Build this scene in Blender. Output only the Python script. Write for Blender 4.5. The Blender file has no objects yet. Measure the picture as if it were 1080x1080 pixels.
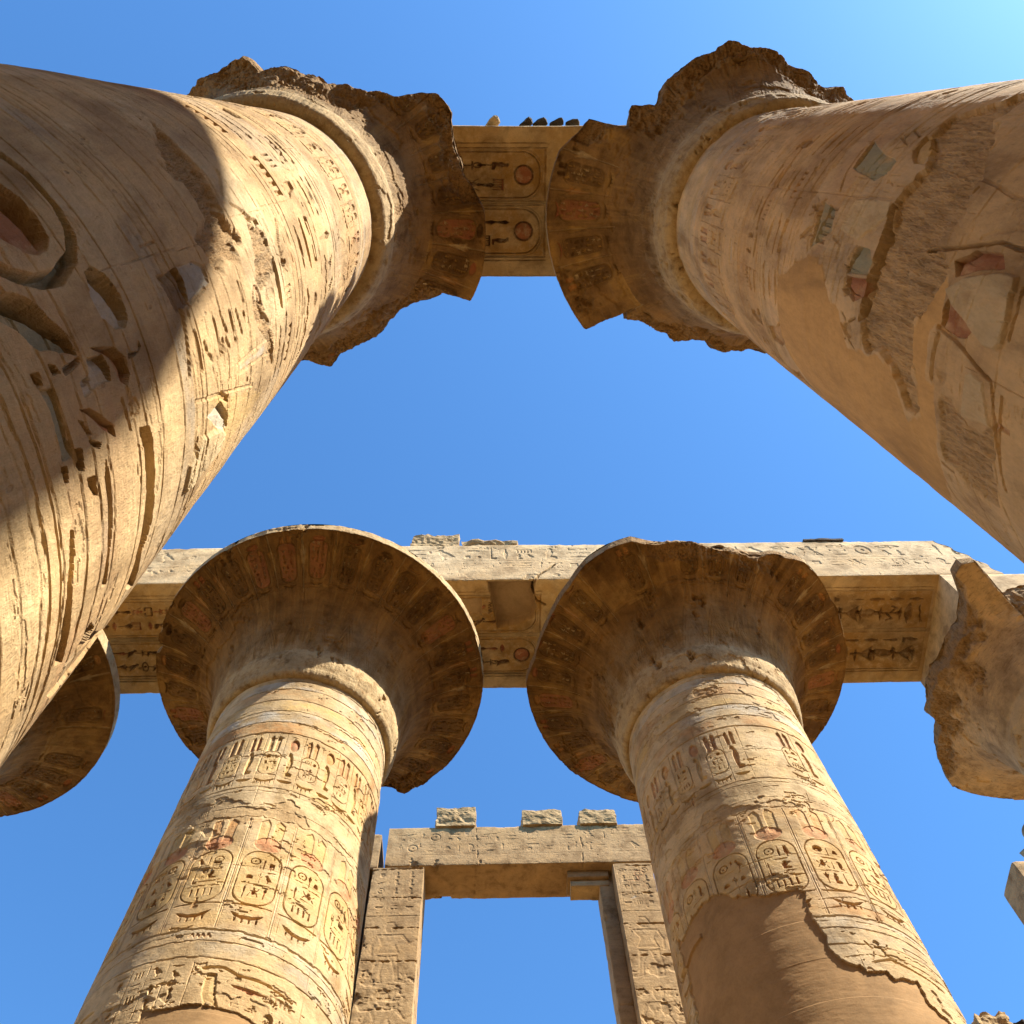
import bpy, bmesh, math, random
import numpy as np
from mathutils import Matrix, Vector, Euler

scene = bpy.context.scene
COLL = scene.collection
rad = math.radians

# ------------------------------------------------------------------ camera
EYE = 1.6
cd = bpy.data.cameras.new('camera')
cam = bpy.data.objects.new('camera', cd)
COLL.objects.link(cam)
_d = Vector((0.02614704, 0.36090831, 0.9322347))
_r = Vector((0.99960965, -0.00025732, -0.02793713))
_u = Vector((0.00984286, -0.93260127, 0.36077415))
cam.matrix_world = Matrix(((_r.x, _u.x, -_d.x, 0), (_r.y, _u.y, -_d.y, 0), (_r.z, _u.z, -_d.z, EYE), (0, 0, 0, 1)))
cd.sensor_fit = 'HORIZONTAL'
cd.sensor_width = 36.0
cd.lens = 36.0 * 1030.15 / 1080.0
cd.clip_start = 0.05
cd.clip_end = 6000
scene.camera = cam

# ------------------------------------------------------------------ light
SUN_AZ, SUN_EL = -28.0, 50.0          # azimuth from +X towards +Y
world = bpy.data.worlds.new('World')
scene.world = world
world.use_nodes = True
nt = world.node_tree
nt.nodes.clear()
sky = nt.nodes.new('ShaderNodeTexSky')
sky.sky_type = 'NISHITA'
sky.sun_disc = False
sky.sun_elevation = rad(SUN_EL)
sky.sun_rotation = rad(90.0 - SUN_AZ)
sky.altitude = 80
sky.air_density = 1.0
sky.dust_density = 0.5
sky.ozone_density = 3.0
bgn = nt.nodes.new('ShaderNodeBackground')
bgn.inputs['Strength'].default_value = 0.113
wo = nt.nodes.new('ShaderNodeOutputWorld')
tint = nt.nodes.new('ShaderNodeMix')
tint.data_type = 'RGBA'; tint.blend_type = 'MULTIPLY'
tint.inputs[0].default_value = 1.0
tint.inputs[7].default_value = (0.48, 0.84, 1.08, 1)      # very clear dry desert sky
nt.links.new(sky.outputs[0], tint.inputs[6])
nt.links.new(tint.outputs[2], bgn.inputs[0])
nt.links.new(bgn.outputs[0], wo.inputs[0])
sl = bpy.data.lights.new('sun', 'SUN')
sl.energy = 5.0
sl.angle = rad(0.53)
sl.color = (1.0, 0.92, 0.80)
sun = bpy.data.objects.new('sun', sl)
COLL.objects.link(sun)
_s = Vector((math.cos(rad(SUN_EL)) * math.cos(rad(SUN_AZ)), math.cos(rad(SUN_EL)) * math.sin(rad(SUN_AZ)), math.sin(rad(SUN_EL))))
sun.rotation_euler = _s.to_track_quat('Z', 'Y').to_euler()
sun.location = (30, -20, 50)
scene.view_settings.view_transform = 'Standard'
scene.view_settings.look = 'None'
scene.view_settings.exposure = 1.35
scene.view_settings.gamma = 1.0

# ------------------------------------------------------------------ layout (metres; fitted to the photograph)
ROW1_Y, ROW2_Y = 1.204, 10.252
XL1, XR1, XL0, XR0 = -3.136, 4.335, -10.58, 11.78
XL2, XR2, XL3, XR3 = -3.374, 4.039, -10.788, 11.453
SOFFIT, TOP, RIM, NECK = 20.6, 22.5, 19.1, 16.5
BEAM_W = 2.7

# ------------------------------------------------------------------ numpy helpers
def fade(t):
    return t * t * (3 - 2 * t)

def sstep(a, b, x):
    return fade(np.clip((x - a) / (b - a), 0, 1))

def vnoise(S, Z, fs, fz, seed):
    """value noise in [-1,1] on the grid Z x S (both 1-D arrays)"""
    rng = np.random.RandomState(seed)
    a = (S - S.min()) * fs + rng.rand() * .9
    b = (Z - Z.min()) * fz + rng.rand() * .9
    R = rng.rand(int(b.max()) + 3, int(a.max()) + 3) * 2 - 1
    ia = a.astype(int); ta = fade(a - ia)
    ib = b.astype(int); tb = fade(b - ib)[:, None]
    A = R[:, ia] * (1 - ta) + R[:, ia + 1] * ta
    return A[ib] * (1 - tb) + A[ib + 1] * tb

def fbm(S, Z, fs, fz, seed, octv=4, gain=.5):
    out = 0; amp = 1; tot = 0
    for k in range(octv):
        out = out + amp * vnoise(S, Z, fs * 2 ** k, fz * 2 ** k, seed + 17 * k)
        tot += amp; amp *= gain
    return out / tot

def n1(x, f, seed):
    return fbm(np.asarray(x, float), np.zeros(1), f, 1, seed, 4)[0]

PIG = {'Y': (0.58, 0.39, 0.15), 'R': (0.40, 0.15, 0.07), 'G': (0.27, 0.28, 0.19), 'W': (0.50, 0.46, 0.38),
       'C': (0.62, 0.48, 0.27), 'D': (0.19, 0.115, 0.055), 'B': (0.30, 0.31, 0.28), 'O': (0.52, 0.26, 0.09)}

# ------------------------------------------------------------------ carving
def sd_poly(x, y, pts):
    p = np.asarray(pts, float); q = np.roll(p, -1, 0)
    d = np.full(x.shape, 1e9); ins = np.zeros(x.shape, bool)
    for (ax, ay), (bx, by) in zip(p, q):
        ex, ey = bx - ax, by - ay
        wx, wy = x - ax, y - ay
        t = np.clip((wx * ex + wy * ey) / (ex * ex + ey * ey + 1e-12), 0, 1)
        dx, dy = wx - ex * t, wy - ey * t
        d = np.minimum(d, dx * dx + dy * dy)
        if ay != by:
            c = (ay > y) != (by > y)
            ins ^= c & (x < (bx - ax) * (y - ay) / (by - ay) + ax)
    d = np.sqrt(d)
    return np.where(ins, -d, d)

def sd_line(x, y, pts):
    d = np.full(x.shape, 1e9)
    for (ax, ay), (bx, by) in zip(pts[:-1], pts[1:]):
        ex, ey = bx - ax, by - ay
        wx, wy = x - ax, y - ay
        t = np.clip((wx * ex + wy * ey) / (ex * ex + ey * ey + 1e-12), 0, 1)
        dx, dy = wx - ex * t, wy - ey * t
        d = np.minimum(d, dx * dx + dy * dy)
    return np.sqrt(d)

def sd_prim(x, y, pr):
    k = pr[0]
    if k == 'C':
        return np.hypot(x - pr[1], y - pr[2]) - pr[3]
    if k == 'O':                                   # ring
        return np.abs(np.hypot((x - pr[1]) / pr[3], (y - pr[2]) / pr[4]) - 1) * min(pr[3], pr[4]) - pr[5]
    if k == 'E':
        return (np.hypot((x - pr[1]) / pr[3], (y - pr[2]) / pr[4]) - 1) * min(pr[3], pr[4])
    if k == 'B':
        qx, qy = np.abs(x - pr[1]) - pr[3], np.abs(y - pr[2]) - pr[4]
        return np.hypot(np.maximum(qx, 0), np.maximum(qy, 0)) + np.minimum(np.maximum(qx, qy), 0)
    if k == 'P':
        return sd_poly(x, y, pr[1])
    if k == 'L':
        return sd_line(x, y, pr[1]) - pr[2]

GL = {
 'sun': [('O', 0, 0, .72, .72, .13), ('C', 0, 0, .2)],
 'disc': [('C', 0, 0, .8)],
 'reed': [('P', [(-.12, -1), (.12, -1), (.2, -.3), (.45, .5), (.1, 1), (-.3, .6), (-.15, -.2)])],
 'water': [('L', [(-1, -.15), (-.75, .2), (-.5, -.2), (-.25, .2), (0, -.2), (.25, .2), (.5, -.2), (.75, .2), (1, -.15)], .12)],
 'basket': [('P', [(-1, .3), (-.8, -.1), (-.4, -.38), (0, -.45), (.4, -.38), (.8, -.1), (1, .3)])],
 'ankh': [('O', 0, .5, .32, .45, .11), ('B', 0, -.45, .12, .55), ('B', 0, -.02, .6, .12)],
 'bird': [('P', [(-.95, .5), (-.7, .62), (-.5, .85), (-.2, .8), (-.08, .5), (.4, .15), (.95, -.6), (.5, -.42), (.15, -.45), (.05, -.85), (.3, -1), (-.35, -1), (-.15, -.85), (-.12, -.45), (-.42, -.1), (-.5, .4)])],
 'sit': [('P', [(-.5, -1), (.65, -1), (.65, -.6), (.1, -.4), (.38, .2), (.2, .45), (.32, .75), (.05, 1), (-.28, .85), (-.2, .5), (-.48, .2), (-.4, -.3)])],
 'beetle': [('E', 0, -.1, .42, .55), ('C', 0, .6, .25), ('L', [(-.8, .6), (-.5, .1), (.5, .1), (.8, .6)], .08), ('L', [(-.8, -.9), (-.5, -.3), (.5, -.3), (.8, -.9)], .08)],
 'djed': [('B', 0, -.2, .18, .8), ('B', 0, .35, .5, .07), ('B', 0, .6, .5, .07), ('B', 0, .85, .5, .07)],
 'feather': [('P', [(-.1, -1), (.05, -1), (.1, .2), (.5, .4), (.45, .85), (.1, 1), (-.3, .7)])],
 'eye': [('O', 0, .1, .85, .35, .1), ('C', 0, .1, .24), ('L', [(.1, -.25), (.2, -.7)], .09)],
 'snake': [('L', [(-1, -.2), (-.6, -.3), (-.2, .1), (.2, -.1), (.6, .2), (.95, .25)], .14), ('L', [(.75, .25), (.95, .6)], .08)],
 'cobra': [('P', [(-.25, -1), (.55, -1), (.7, -.75), (.15, -.65), (.38, 0), (.32, .5), (.05, .85), (-.35, .95), (-.6, .65), (-.25, .5), (-.4, .1), (-.4, -.4)])],
 'loaf': [('P', [(-.55, -.4), (.55, -.4), (.45, .05), (.2, .35), (-.2, .35), (-.45, .05)])],
 'stool': [('B', 0, 0, .55, .5)],
 'stroke3': [('B', -.5, 0, .12, .6), ('B', 0, 0, .12, .6), ('B', .5, 0, .12, .6)],
 'stroke': [('B', 0, 0, .13, .8)],
 'mouth': [('P', [(-.9, 0), (-.4, .25), (0, .32), (.4, .25), (.9, 0), (.4, -.25), (0, -.32), (-.4, -.25)])],
 'house': [('L', [(-.25, -.4), (-.75, -.4), (-.75, .4), (.75, .4), (.75, -.4), (.25, -.4)], .12)],
 'arm': [('L', [(-.9, -.3), (.5, -.3), (.6, .2), (.95, .3)], .15)],
 'leg': [('L', [(-.3, .95), (-.25, -.8), (.6, -.8)], .18)],
 'jar': [('P', [(-.2, .9), (.2, .9), (.18, .5), (.42, .1), (.3, -.6), (.1, -.95), (-.1, -.95), (-.3, -.6), (-.42, .1), (-.18, .5)])],
 'comb': [('B', 0, .25, .8, .12), ('B', -.66, -.3, .1, .55), ('B', -.33, -.3, .1, .55), ('B', 0, -.3, .1, .55), ('B', .33, -.3, .1, .55), ('B', .66, -.3, .1, .55)],
 'sedge': [('B', 0, -.2, .09, .8), ('L', [(0, .1), (-.5, .55), (-.6, .2)], .1), ('L', [(0, -.2), (.5, .3), (.6, -.1)], .1), ('E', 0, .75, .18, .3)],
 'plume2': [('P', [(-.75, -1), (-.1, -1), (-.12, .6), (-.35, 1), (-.8, .7)]), ('P', [(.75, -1), (.1, -1), (.12, .6), (.35, 1), (.8, .7)])],
 'collar': [('P', [(-1, .5), (-.7, -.1), (-.3, -.4), (.3, -.4), (.7, -.1), (1, .5), (.6, .3), (.25, .05), (-.25, .05), (-.6, .3)]), ('L', [(-.6, -.3), (-.6, -.7)], .08), ('L', [(-.2, -.45), (-.2, -.85)], .08), ('L', [(.2, -.45), (.2, -.85)], .08), ('L', [(.6, -.3), (.6, -.7)], .08)],
 'leaf': [('P', [(-.95, 0), (-.4, .3), (.3, .3), (.95, 0), (.3, -.3), (-.4, -.3)])],
 'lily': [('P', [(-.1, -1), (.1, -1), (.12, -.2), (.75, .7), (.35, .6), (0, 1), (-.35, .6), (-.75, .7), (-.12, -.2)])],
 'owl': [('P', [(-.5, .5), (-.45, .9), (.2, .95), (.35, .5), (.5, -.2), (.9, -.8), (.5, -.7), (.1, -.6), (.1, -.9), (.25, -1), (-.4, -1), (-.2, -.85), (-.2, -.6), (-.45, -.2)])],
}
WIDE = ['water', 'basket', 'snake', 'mouth', 'arm', 'eye', 'house', 'leaf', 'comb']
TALL = ['reed', 'ankh', 'djed', 'feather', 'stroke', 'jar', 'leg', 'sedge', 'lily']
SQUARE = ['sun', 'disc', 'bird', 'sit', 'beetle', 'cobra', 'loaf', 'stool', 'stroke3', 'owl', 'bird', 'sit']

class Carving:
    """height, pigment and wear maps on a grid (S across, Z up), metres"""
    def __init__(self, S, Z, seed=1):
        self.S, self.Z = S, Z
        H, W = len(Z), len(S)
        self.h = np.zeros((H, W), np.float32)
        self.pig = np.zeros((H, W, 4), np.float32)
        self.msk = np.zeros((H, W, 4), np.float32)
        self.rng = random.Random(seed)
        self.seed = seed
        self.fl = 1.0
        self.jag = fbm(S, Z, 9, 9, seed + 900, 3)

    def win(self, s0, s1, z0, z1):
        a, b = np.searchsorted(self.S, [s0, s1]); c, d = np.searchsorted(self.Z, [z0, z1])
        return (slice(c, d), slice(a, b)) if b > a and d > c else None

    def cut(self, w, d, depth, edge, col=None, cs=.75, bulge=.45, bw=.05):
        v = np.clip(-d / edge, 0, 1); v = fade(v)
        dep = depth * v * (1 - bulge * sstep(0, bw, -d - edge))
        self.h[w] -= dep
        if col:
            self.paint(w, v, col, cs)

    def paint(self, w, v, col, cs=.75):
        c = PIG[col] if isinstance(col, str) else col
        a = np.clip(v * cs, 0, 1)[..., None]
        P = self.pig[w]
        na = a + P[..., 3:4] * (1 - a)
        P[..., :3] = np.where(na > 1e-4, (np.array(c) * a + P[..., :3] * P[..., 3:4] * (1 - a)) / np.maximum(na, 1e-4), 0)
        P[..., 3:4] = na
        self.pig[w] = P

    def glyph(self, name, s, z, sx, sy, depth=.02, edge=.012, col=None, rot=0, cs=.7, bulge=.45):
        sy2 = sy * self.fl
        R = max(sx, sy) * 1.5 + .03 if rot else 0
        wx, wz = (R, R) if rot else (sx * 1.1 + .03, sy * 1.1 + .03)
        w = self.win(s - wx, s + wx, z - wz, z + wz)
        if w is None:
            return
        X = (self.S[w[1]] - s)[None, :]; Y = (self.Z[w[0]] - z)[:, None]
        if rot:
            c, n = math.cos(rot), math.sin(rot)
            X, Y = X * c + Y * n, -X * n + Y * c
        X, Y = np.broadcast_arrays(X / sx, Y / sy2)
        d = None
        for pr in GL[name]:
            e = sd_prim(X, Y, pr)
            d = e if d is None else np.minimum(d, e)
        d = d * min(sx, sy) + self.jag[w] * .006
        self.cut(w, d, depth, edge, col, cs, bulge, bw=.6 * min(sx, sy))

    def line(self, pts, hw, depth, edge=.012, col=None, cs=.6, jag=.006):
        p = np.array(pts); m = hw + edge + .03
        w = self.win(p[:, 0].min() - m, p[:, 0].max() + m, p[:, 1].min() - m, p[:, 1].max() + m)
        if w is None:
            return
        X, Y = np.meshgrid(self.S[w[1]], self.Z[w[0]])
        d = sd_line(X, Y, pts) - hw + self.jag[w] * jag
        self.cut(w, d, depth, edge, col, cs, 0)

    def hline(self, z, hw, depth, seed=0, jag=.012):
        w = self.win(self.S[0] - 1, self.S[-1] + 1, z - hw - .08, z + hw + .08)
        if w is None:
            return
        d = np.abs(self.Z[w[0]][:, None] - z + self.jag[w] * jag) - hw
        self.h[w] -= depth * fade(np.clip(-d / (hw * .8) , 0, 1)) * (0.55 + .45 * np.clip(self.jag[w] * 3 + .6, 0, 1))

    def band(self, z0, z1, col, cs, f=3):
        w = self.win(self.S[0] - 1, self.S[-1] + 1, z0, z1)
        if w is None:
            return
        n = fbm(self.S, self.Z[w[0]], f, f * 1.5, int(z0 * 100) + self.seed, 4)
        self.paint(w, sstep(-.35, .45, n), col, cs)

    def rrect(self, s, z, hx, hy, r, hw, depth, col=None, fill=None, fcs=.5, edge=.012):
        m = hw + .05
        w = self.win(s - hx - m, s + hx + m, z - hy - m, z + hy + m)
        if w is None:
            return
        X, Y = np.meshgrid(self.S[w[1]] - s, self.Z[w[0]] - z)
        qx, qy = np.abs(X) - hx + r, np.abs(Y) - hy + r
        d = np.hypot(np.maximum(qx, 0), np.maximum(qy, 0)) + np.minimum(np.maximum(qx, qy), 0) - r
        if fill:
            n = .5 + .5 * self.jag[w]
            self.paint(w, fade(np.clip(-d / .02, 0, 1)) * np.clip(.55 + n * .8, 0, 1), fill, fcs)
        self.cut(w, np.abs(d) - hw + self.jag[w] * .005, depth, edge, col, .5, 0)

    def text(self, s0, s1, z0, z1, unit, depth=.012, edge=.01, col=None, cs=.5, skip=.08):
        """fill a rectangle with quadrats of signs"""
        r = self.rng
        s = s0; hh = (z1 - z0)
        while s < s1 - unit * .4:
            wd = unit * r.choice([.5, 1, 1, 1.2])
            if r.random() > skip:
                zc = (z0 + z1) / 2
                if wd < unit * .7:
                    self.glyph(r.choice(TALL), s + wd / 2, zc, wd * .46, hh * .44, depth, edge, col, cs=cs)
                else:
                    k = r.random()
                    if k < .3:
                        self.glyph(r.choice(SQUARE), s + wd / 2, zc, min(wd * .42, hh * .44), hh * .44, depth, edge, col, cs=cs)
                    elif k < .65:
                        self.glyph(r.choice(WIDE), s + wd / 2, z0 + hh * .26, wd * .42, hh * .22, depth, edge, col, cs=cs)
                        self.glyph(r.choice(SQUARE), s + wd * .28, z0 + hh * .73, wd * .2, hh * .22, depth, edge, col, cs=cs)
                        self.glyph(r.choice(SQUARE), s + wd * .74, z0 + hh * .73, wd * .2, hh * .22, depth, edge, col, cs=cs)
                    else:
                        for q in (.18, .5, .82):
                            self.glyph(r.choice(WIDE), s + wd / 2, z0 + hh * q, wd * .42, hh * .14, depth, edge, col, cs=cs)
            s += wd * 1.06

    def column_text(self, s, z0, z1, hw, depth=.02, edge=.01, col=None, cs=.6):
        r = self.rng
        z = z1
        while z > z0 + hw * .6:
            k = r.random()
            if k < .4:
                g, hh = r.choice(SQUARE), hw * .8
            elif k < .75:
                g, hh = r.choice(WIDE), hw * .36
            else:
                g, hh = r.choice(['stroke3', 'ankh', 'djed', 'reed']), hw * .8
            hh = min(hh, (z - z0) / 2)
            self.glyph(g, s, z - hh, hw * .8, hh * .95, depth, edge, col, cs=cs)
            z -= hh * 2.15

    def cartouche(self, s, z, hx, hy, depth=.022, ring=.018, fill='Y', fcs=.45, incol=None, r=None):
        r = r or self.rng
        self.rrect(s, z, hx, hy, hx * .85, ring, depth * .8, None, fill, fcs)
        self.line([(s - hx * 1.08, z - hy * 1.04 * self.fl), (s + hx * 1.08, z - hy * 1.04 * self.fl)], ring * .9, depth * .8)
        f = self.fl
        ih = hy * .84
        T = lambda g, x, y, sx, sy, dd=1.0, c=None: self.glyph(g, s + hx * x, z + f * ih * y, hx * sx, ih * sy, depth * dd, .010, c or incol)
        TT = ['reed', 'feather', 'ankh', 'djed', 'sedge', 'jar', 'leg', 'lily']; WW = ['water', 'basket', 'snake', 'mouth', 'arm', 'house', 'leaf']; QQ = ['sit', 'bird', 'owl', 'cobra', 'beetle', 'stool', 'loaf']
        m = r.choice([-1, 1])
        T(r.choice(['sun', 'disc', 'sun']), .34 * m, .72, .32, .19, 1.3, 'O')
        T(r.choice(TT), -.12 * m, .66, .16, .26); T(r.choice(QQ), -.52 * m, .64, .26, .26)
        T(r.choice(WW), .1, .30, .66, .09)
        if r.random() < .5:
            T(r.choice(QQ), -.42, .0, .34, .2); T(r.choice(TT), .08, .0, .18, .22); T(r.choice(QQ), .52, .0, .26, .2)
            T(r.choice(WW), 0, -.30, .72, .09)
            T(r.choice(TT), -.5, -.66, .2, .26); T(r.choice(QQ), -.02, -.64, .3, .24); T(r.choice(TT), .5, -.66, .2, .26)
        else:
            T(r.choice(TT), -.55, -.08, .2, .28); T(r.choice(QQ), .22, .02, .42, .18); T(r.choice(WW), .2, -.26, .5, .09)
            T(r.choice(WW), 0, -.48, .72, .08)
            for k in (-.48, -.16, .16, .48): T('stroke', k, -.76, .4, .2)

# ------------------------------------------------------------------ meshes
def grid_mesh(name, V, wrap=False, pig=None, msk=None, extra=None, smooth=True):
    """V: (H,W,3). wrap joins last and first column. extra: list of (V,pig,msk) grids without wrap"""
    co, fc, pg, mk = [], [], [], []
    off = 0
    for (G, p, m, wr) in [(V, pig, msk, wrap)] + list(extra or []):
        H, W = G.shape[:2]
        idx = np.arange(H * W).reshape(H, W) + off
        if wr:
            idx = np.concatenate([idx, idx[:, :1]], 1)
        q = np.stack([idx[:-1, :-1], idx[:-1, 1:], idx[1:, 1:], idx[1:, :-1]], -1).reshape(-1, 4)
        fc.append(q); co.append(G.reshape(-1, 3))
        pg.append((np.zeros((H, W, 4)) if p is None else p).reshape(-1, 4))
        mk.append((np.zeros((H, W, 4)) if m is None else m).reshape(-1, 4))
        off += H * W
    co = np.concatenate(co).astype(np.float32); fc = np.concatenate(fc).astype(np.int32)
    me = bpy.data.meshes.new(name)
    me.vertices.add(len(co)); me.vertices.foreach_set('co', co.ravel())
    me.loops.add(fc.size); me.loops.foreach_set('vertex_index', fc.ravel())
    me.polygons.add(len(fc))
    me.polygons.foreach_set('loop_start', np.arange(0, fc.size, 4, dtype=np.int32))
    me.polygons.foreach_set('use_smooth', np.full(len(fc), smooth))
    a = me.attributes.new('pig', 'FLOAT_COLOR', 'POINT'); a.data.foreach_set('color', np.concatenate(pg).astype(np.float32).ravel())
    a = me.attributes.new('msk', 'FLOAT_COLOR', 'POINT'); a.data.foreach_set('color', np.concatenate(mk).astype(np.float32).ravel())
    me.update(calc_edges=True)
    me.validate()
    return me

def link(name, me, mat, parent=None, loc=(0, 0, 0)):
    o = bpy.data.objects.new(name, me)
    COLL.objects.link(o)
    if mat:
        me.materials.clear(); me.materials.append(mat)
    o.location = loc
    if parent:
        o.parent = parent
    return o

def thing(name, label, cat, loc=(0, 0, 0), group=None):
    o = bpy.data.objects.new(name, None)
    COLL.objects.link(o)
    o.location = loc; o.empty_display_size = .3
    o['label'] = label; o['category'] = cat; o['kind'] = 'thing'
    if group: o['group'] = group
    return o

def tag(o, label, cat, group=None):
    o['label'] = label; o['category'] = cat; o['kind'] = 'thing'
    if group: o['group'] = group
    return o

# ------------------------------------------------------------------ materials
def stone_mat(name, light, dark, plaster=(.40, .265, .135), hack=(.34, .21, .09), hatch=.35, zs=1.0, streak=.5, grain=.5, scale=1.0, bump=.5, seed=0.0):
    m = bpy.data.materials.new(name); m.use_nodes = True
    t = m.node_tree; N = t.nodes; L = t.links
    bs = N['Principled BSDF']
    bs.inputs['Roughness'].default_value = .92
    bs.inputs['Specular IOR Level'].default_value = .15
    tc = N.new('ShaderNodeTexCoord')
    mp = N.new('ShaderNodeMapping'); mp.inputs['Location'].default_value = (seed * 3.1, seed * 1.7, seed * 2.3)
    mp.inputs['Scale'].default_value = (1, 1, zs)
    L.new(tc.outputs['Object'], mp.inputs['Vector'])
    def noise(sc, det, rough=.55, vec=None, dist=0):
        n = N.new('ShaderNodeTexNoise'); n.inputs['Scale'].default_value = sc * scale
        n.inputs['Detail'].default_value = det; n.inputs['Roughness'].default_value = rough
        n.inputs['Distortion'].default_value = dist
        L.new(vec or mp.outputs[0], n.inputs['Vector']); return n
    def ramp(src, stops):
        r = N.new('ShaderNodeValToRGB'); e = r.color_ramp.elements
        e[0].position, e[0].color = stops[0][0], (*stops[0][1], 1)
        e[1].position, e[1].color = stops[-1][0], (*stops[-1][1], 1)
        for p, c in stops[1:-1]:
            q = e.new(p); q.color = (*c, 1)
        L.new(src, r.inputs[0]); return r
    def mix(fac, a, b, mode='MIX'):
        x = N.new('ShaderNodeMix'); x.data_type = 'RGBA'; x.blend_type = mode
        for sock, v in ((x.inputs[0], fac), (x.inputs[6], a), (x.inputs[7], b)):
            if isinstance(v, (int, float)): sock.default_value = v
            elif isinstance(v, tuple): sock.default_value = (*v, 1)
            else: L.new(v, sock)
        return x.outputs[2]
    def math_(op, a, b=0.0, clamp=False):
        x = N.new('ShaderNodeMath'); x.operation = op; x.use_clamp = clamp
        for i, v in enumerate((a, b)):
            if isinstance(v, (int, float)): x.inputs[i].default_value = v
            else: L.new(v, x.inputs[i])
        return x.outputs[0]
    big = noise(.55, 7, .62, dist=.6)
    mid = noise(2.6, 6, .65, dist=.3)
    st = N.new('ShaderNodeMapping'); st.inputs['Scale'].default_value = (.5, .5, 5.5)
    L.new(mp.outputs[0], st.inputs['Vector'])
    strk = noise(1.3, 6, .6, st.outputs[0])
    fine = noise(38, 5, .7)
    c = ramp(big.outputs[0], [(.32, dark), (.5, tuple((a + b) / 2 for a, b in zip(light, dark))), (.66, light)]).outputs[0]
    c2 = ramp(mid.outputs[0], [(.34, (.50, .45, .38)), (.5, (.95, .94, .92)), (.68, (1.22, 1.18, 1.08))]).outputs[0]
    c = mix(.8, c, c2, 'MULTIPLY')
    c3 = ramp(strk.outputs[0], [(.33, (.58, .5, .42)), (.5, (1, 1, 1)), (.68, (1.2, 1.15, 1.08))]).outputs[0]
    c = mix(streak, c, c3, 'MULTIPLY')
    fs = N.new('ShaderNodeMapping'); fs.inputs['Scale'].default_value = (1.2, 1.2, 9)
    L.new(mp.outputs[0], fs.inputs['Vector'])
    hat = noise(4.5, 7, .72, fs.outputs[0], .4)
    c4 = ramp(hat.outputs[0], [(.36, (.55, .49, .42)), (.45, (1, 1, 1)), (.62, (1.1, 1.08, 1.04))]).outputs[0]
    c = mix(hatch, c, c4, 'MULTIPLY')
    # hacked / broken surfaces
    ms = N.new('ShaderNodeAttribute'); ms.attribute_name = 'msk'
    sep = N.new('ShaderNodeSeparateColor'); L.new(ms.outputs['Color'], sep.inputs[0])
    cs_ = N.new('ShaderNodeMapping'); cs_.inputs['Scale'].default_value = (1, 1, .22)
    L.new(mp.outputs[0], cs_.inputs['Vector'])
    chis = noise(26, 4, .7, cs_.outputs[0])
    hk = ramp(chis.outputs[0], [(.36, tuple(x * .5 for x in hack)), (.5, hack), (.66, tuple(x * 1.25 for x in hack))]).outputs[0]
    hk = mix(.3, hk, c)
    c = mix(sep.outputs[1], c, hk)
    # paint that survives in patches
    pg = N.new('ShaderNodeAttribute'); pg.attribute_name = 'pig'
    wear = ramp(noise(5.5, 6, .7).outputs[0], [(.34, (.25, .25, .25)), (.52, (1, 1, 1))]).outputs[0]
    pa = math_('MULTIPLY', pg.outputs['Alpha'], wear)
    pc = mix(.45, pg.outputs['Color'], c2, 'MULTIPLY')
    c = mix(pa, c, pc)
    # smooth repair plaster
    pn = ramp(noise(1.1, 7, .65, dist=.5).outputs[0], [(.32, tuple(x * .70 for x in plaster)), (.5, plaster), (.68, tuple(x * 1.18 for x in plaster))]).outputs[0]
    pn = mix(.5, pn, ramp(noise(7, 6, .7).outputs[0], [(.3, (.72, .70, .67)), (.55, (1, 1, 1)), (.75, (1.15, 1.13, 1.1))]).outputs[0], 'MULTIPLY')
    c = mix(sep.outputs[0], c, pn)
    g = ramp(fine.outputs[0], [(.3, (.8, .79, .78)), (.5, (1, 1, 1)), (.72, (1.12, 1.1, 1.08))]).outputs[0]
    c = mix(grain, c, g, 'MULTIPLY')
    # small dark pits
    vo = N.new('ShaderNodeTexVoronoi'); vo.inputs['Scale'].default_value = 11 * scale
    L.new(mp.outputs[0], vo.inputs['Vector'])
    pit = ramp(vo.outputs['Distance'], [(.06, (0, 0, 0)), (.13, (1, 1, 1))]).outputs[0]
    pit2 = ramp(noise(1.9, 3).outputs[0], [(.5, (1, 1, 1)), (.6, (0, 0, 0))]).outputs[0]
    pm = math_('MAXIMUM', pit, pit2)
    pm = math_('MAXIMUM', pm, sep.outputs[0])
    c = mix(math_('MULTIPLY', math_('SUBTRACT', 1.0, pm), .45), c, (.16, .1, .05))
    L.new(c, bs.inputs['Base Color'])
    # bump
    hsum = math_('ADD', math_('MULTIPLY', noise(16, 8, .72).outputs[0], 1.0), math_('MULTIPLY', fine.outputs[0], .5))
    hsum = math_('ADD', hsum, math_('MULTIPLY', pm, .5))
    hsum = math_('ADD', hsum, math_('MULTIPLY', hat.outputs[0], 1.6 * hatch))
    hsum = math_('ADD', hsum, math_('MULTIPLY', math_('MULTIPLY', chis.outputs[0], sep.outputs[1]), 1.6))
    bp = N.new('ShaderNodeBump'); bp.inputs['Distance'].default_value = .03
    bp.inputs['Strength'].default_value = bump
    bst = math_('MULTIPLY', math_('SUBTRACT', 1.0, math_('MULTIPLY', sep.outputs[0], .75)), bump)
    L.new(bst, bp.inputs['Strength'])
    L.new(hsum, bp.inputs['Height']); L.new(bp.outputs[0], bs.inputs['Normal'])
    return m
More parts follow.
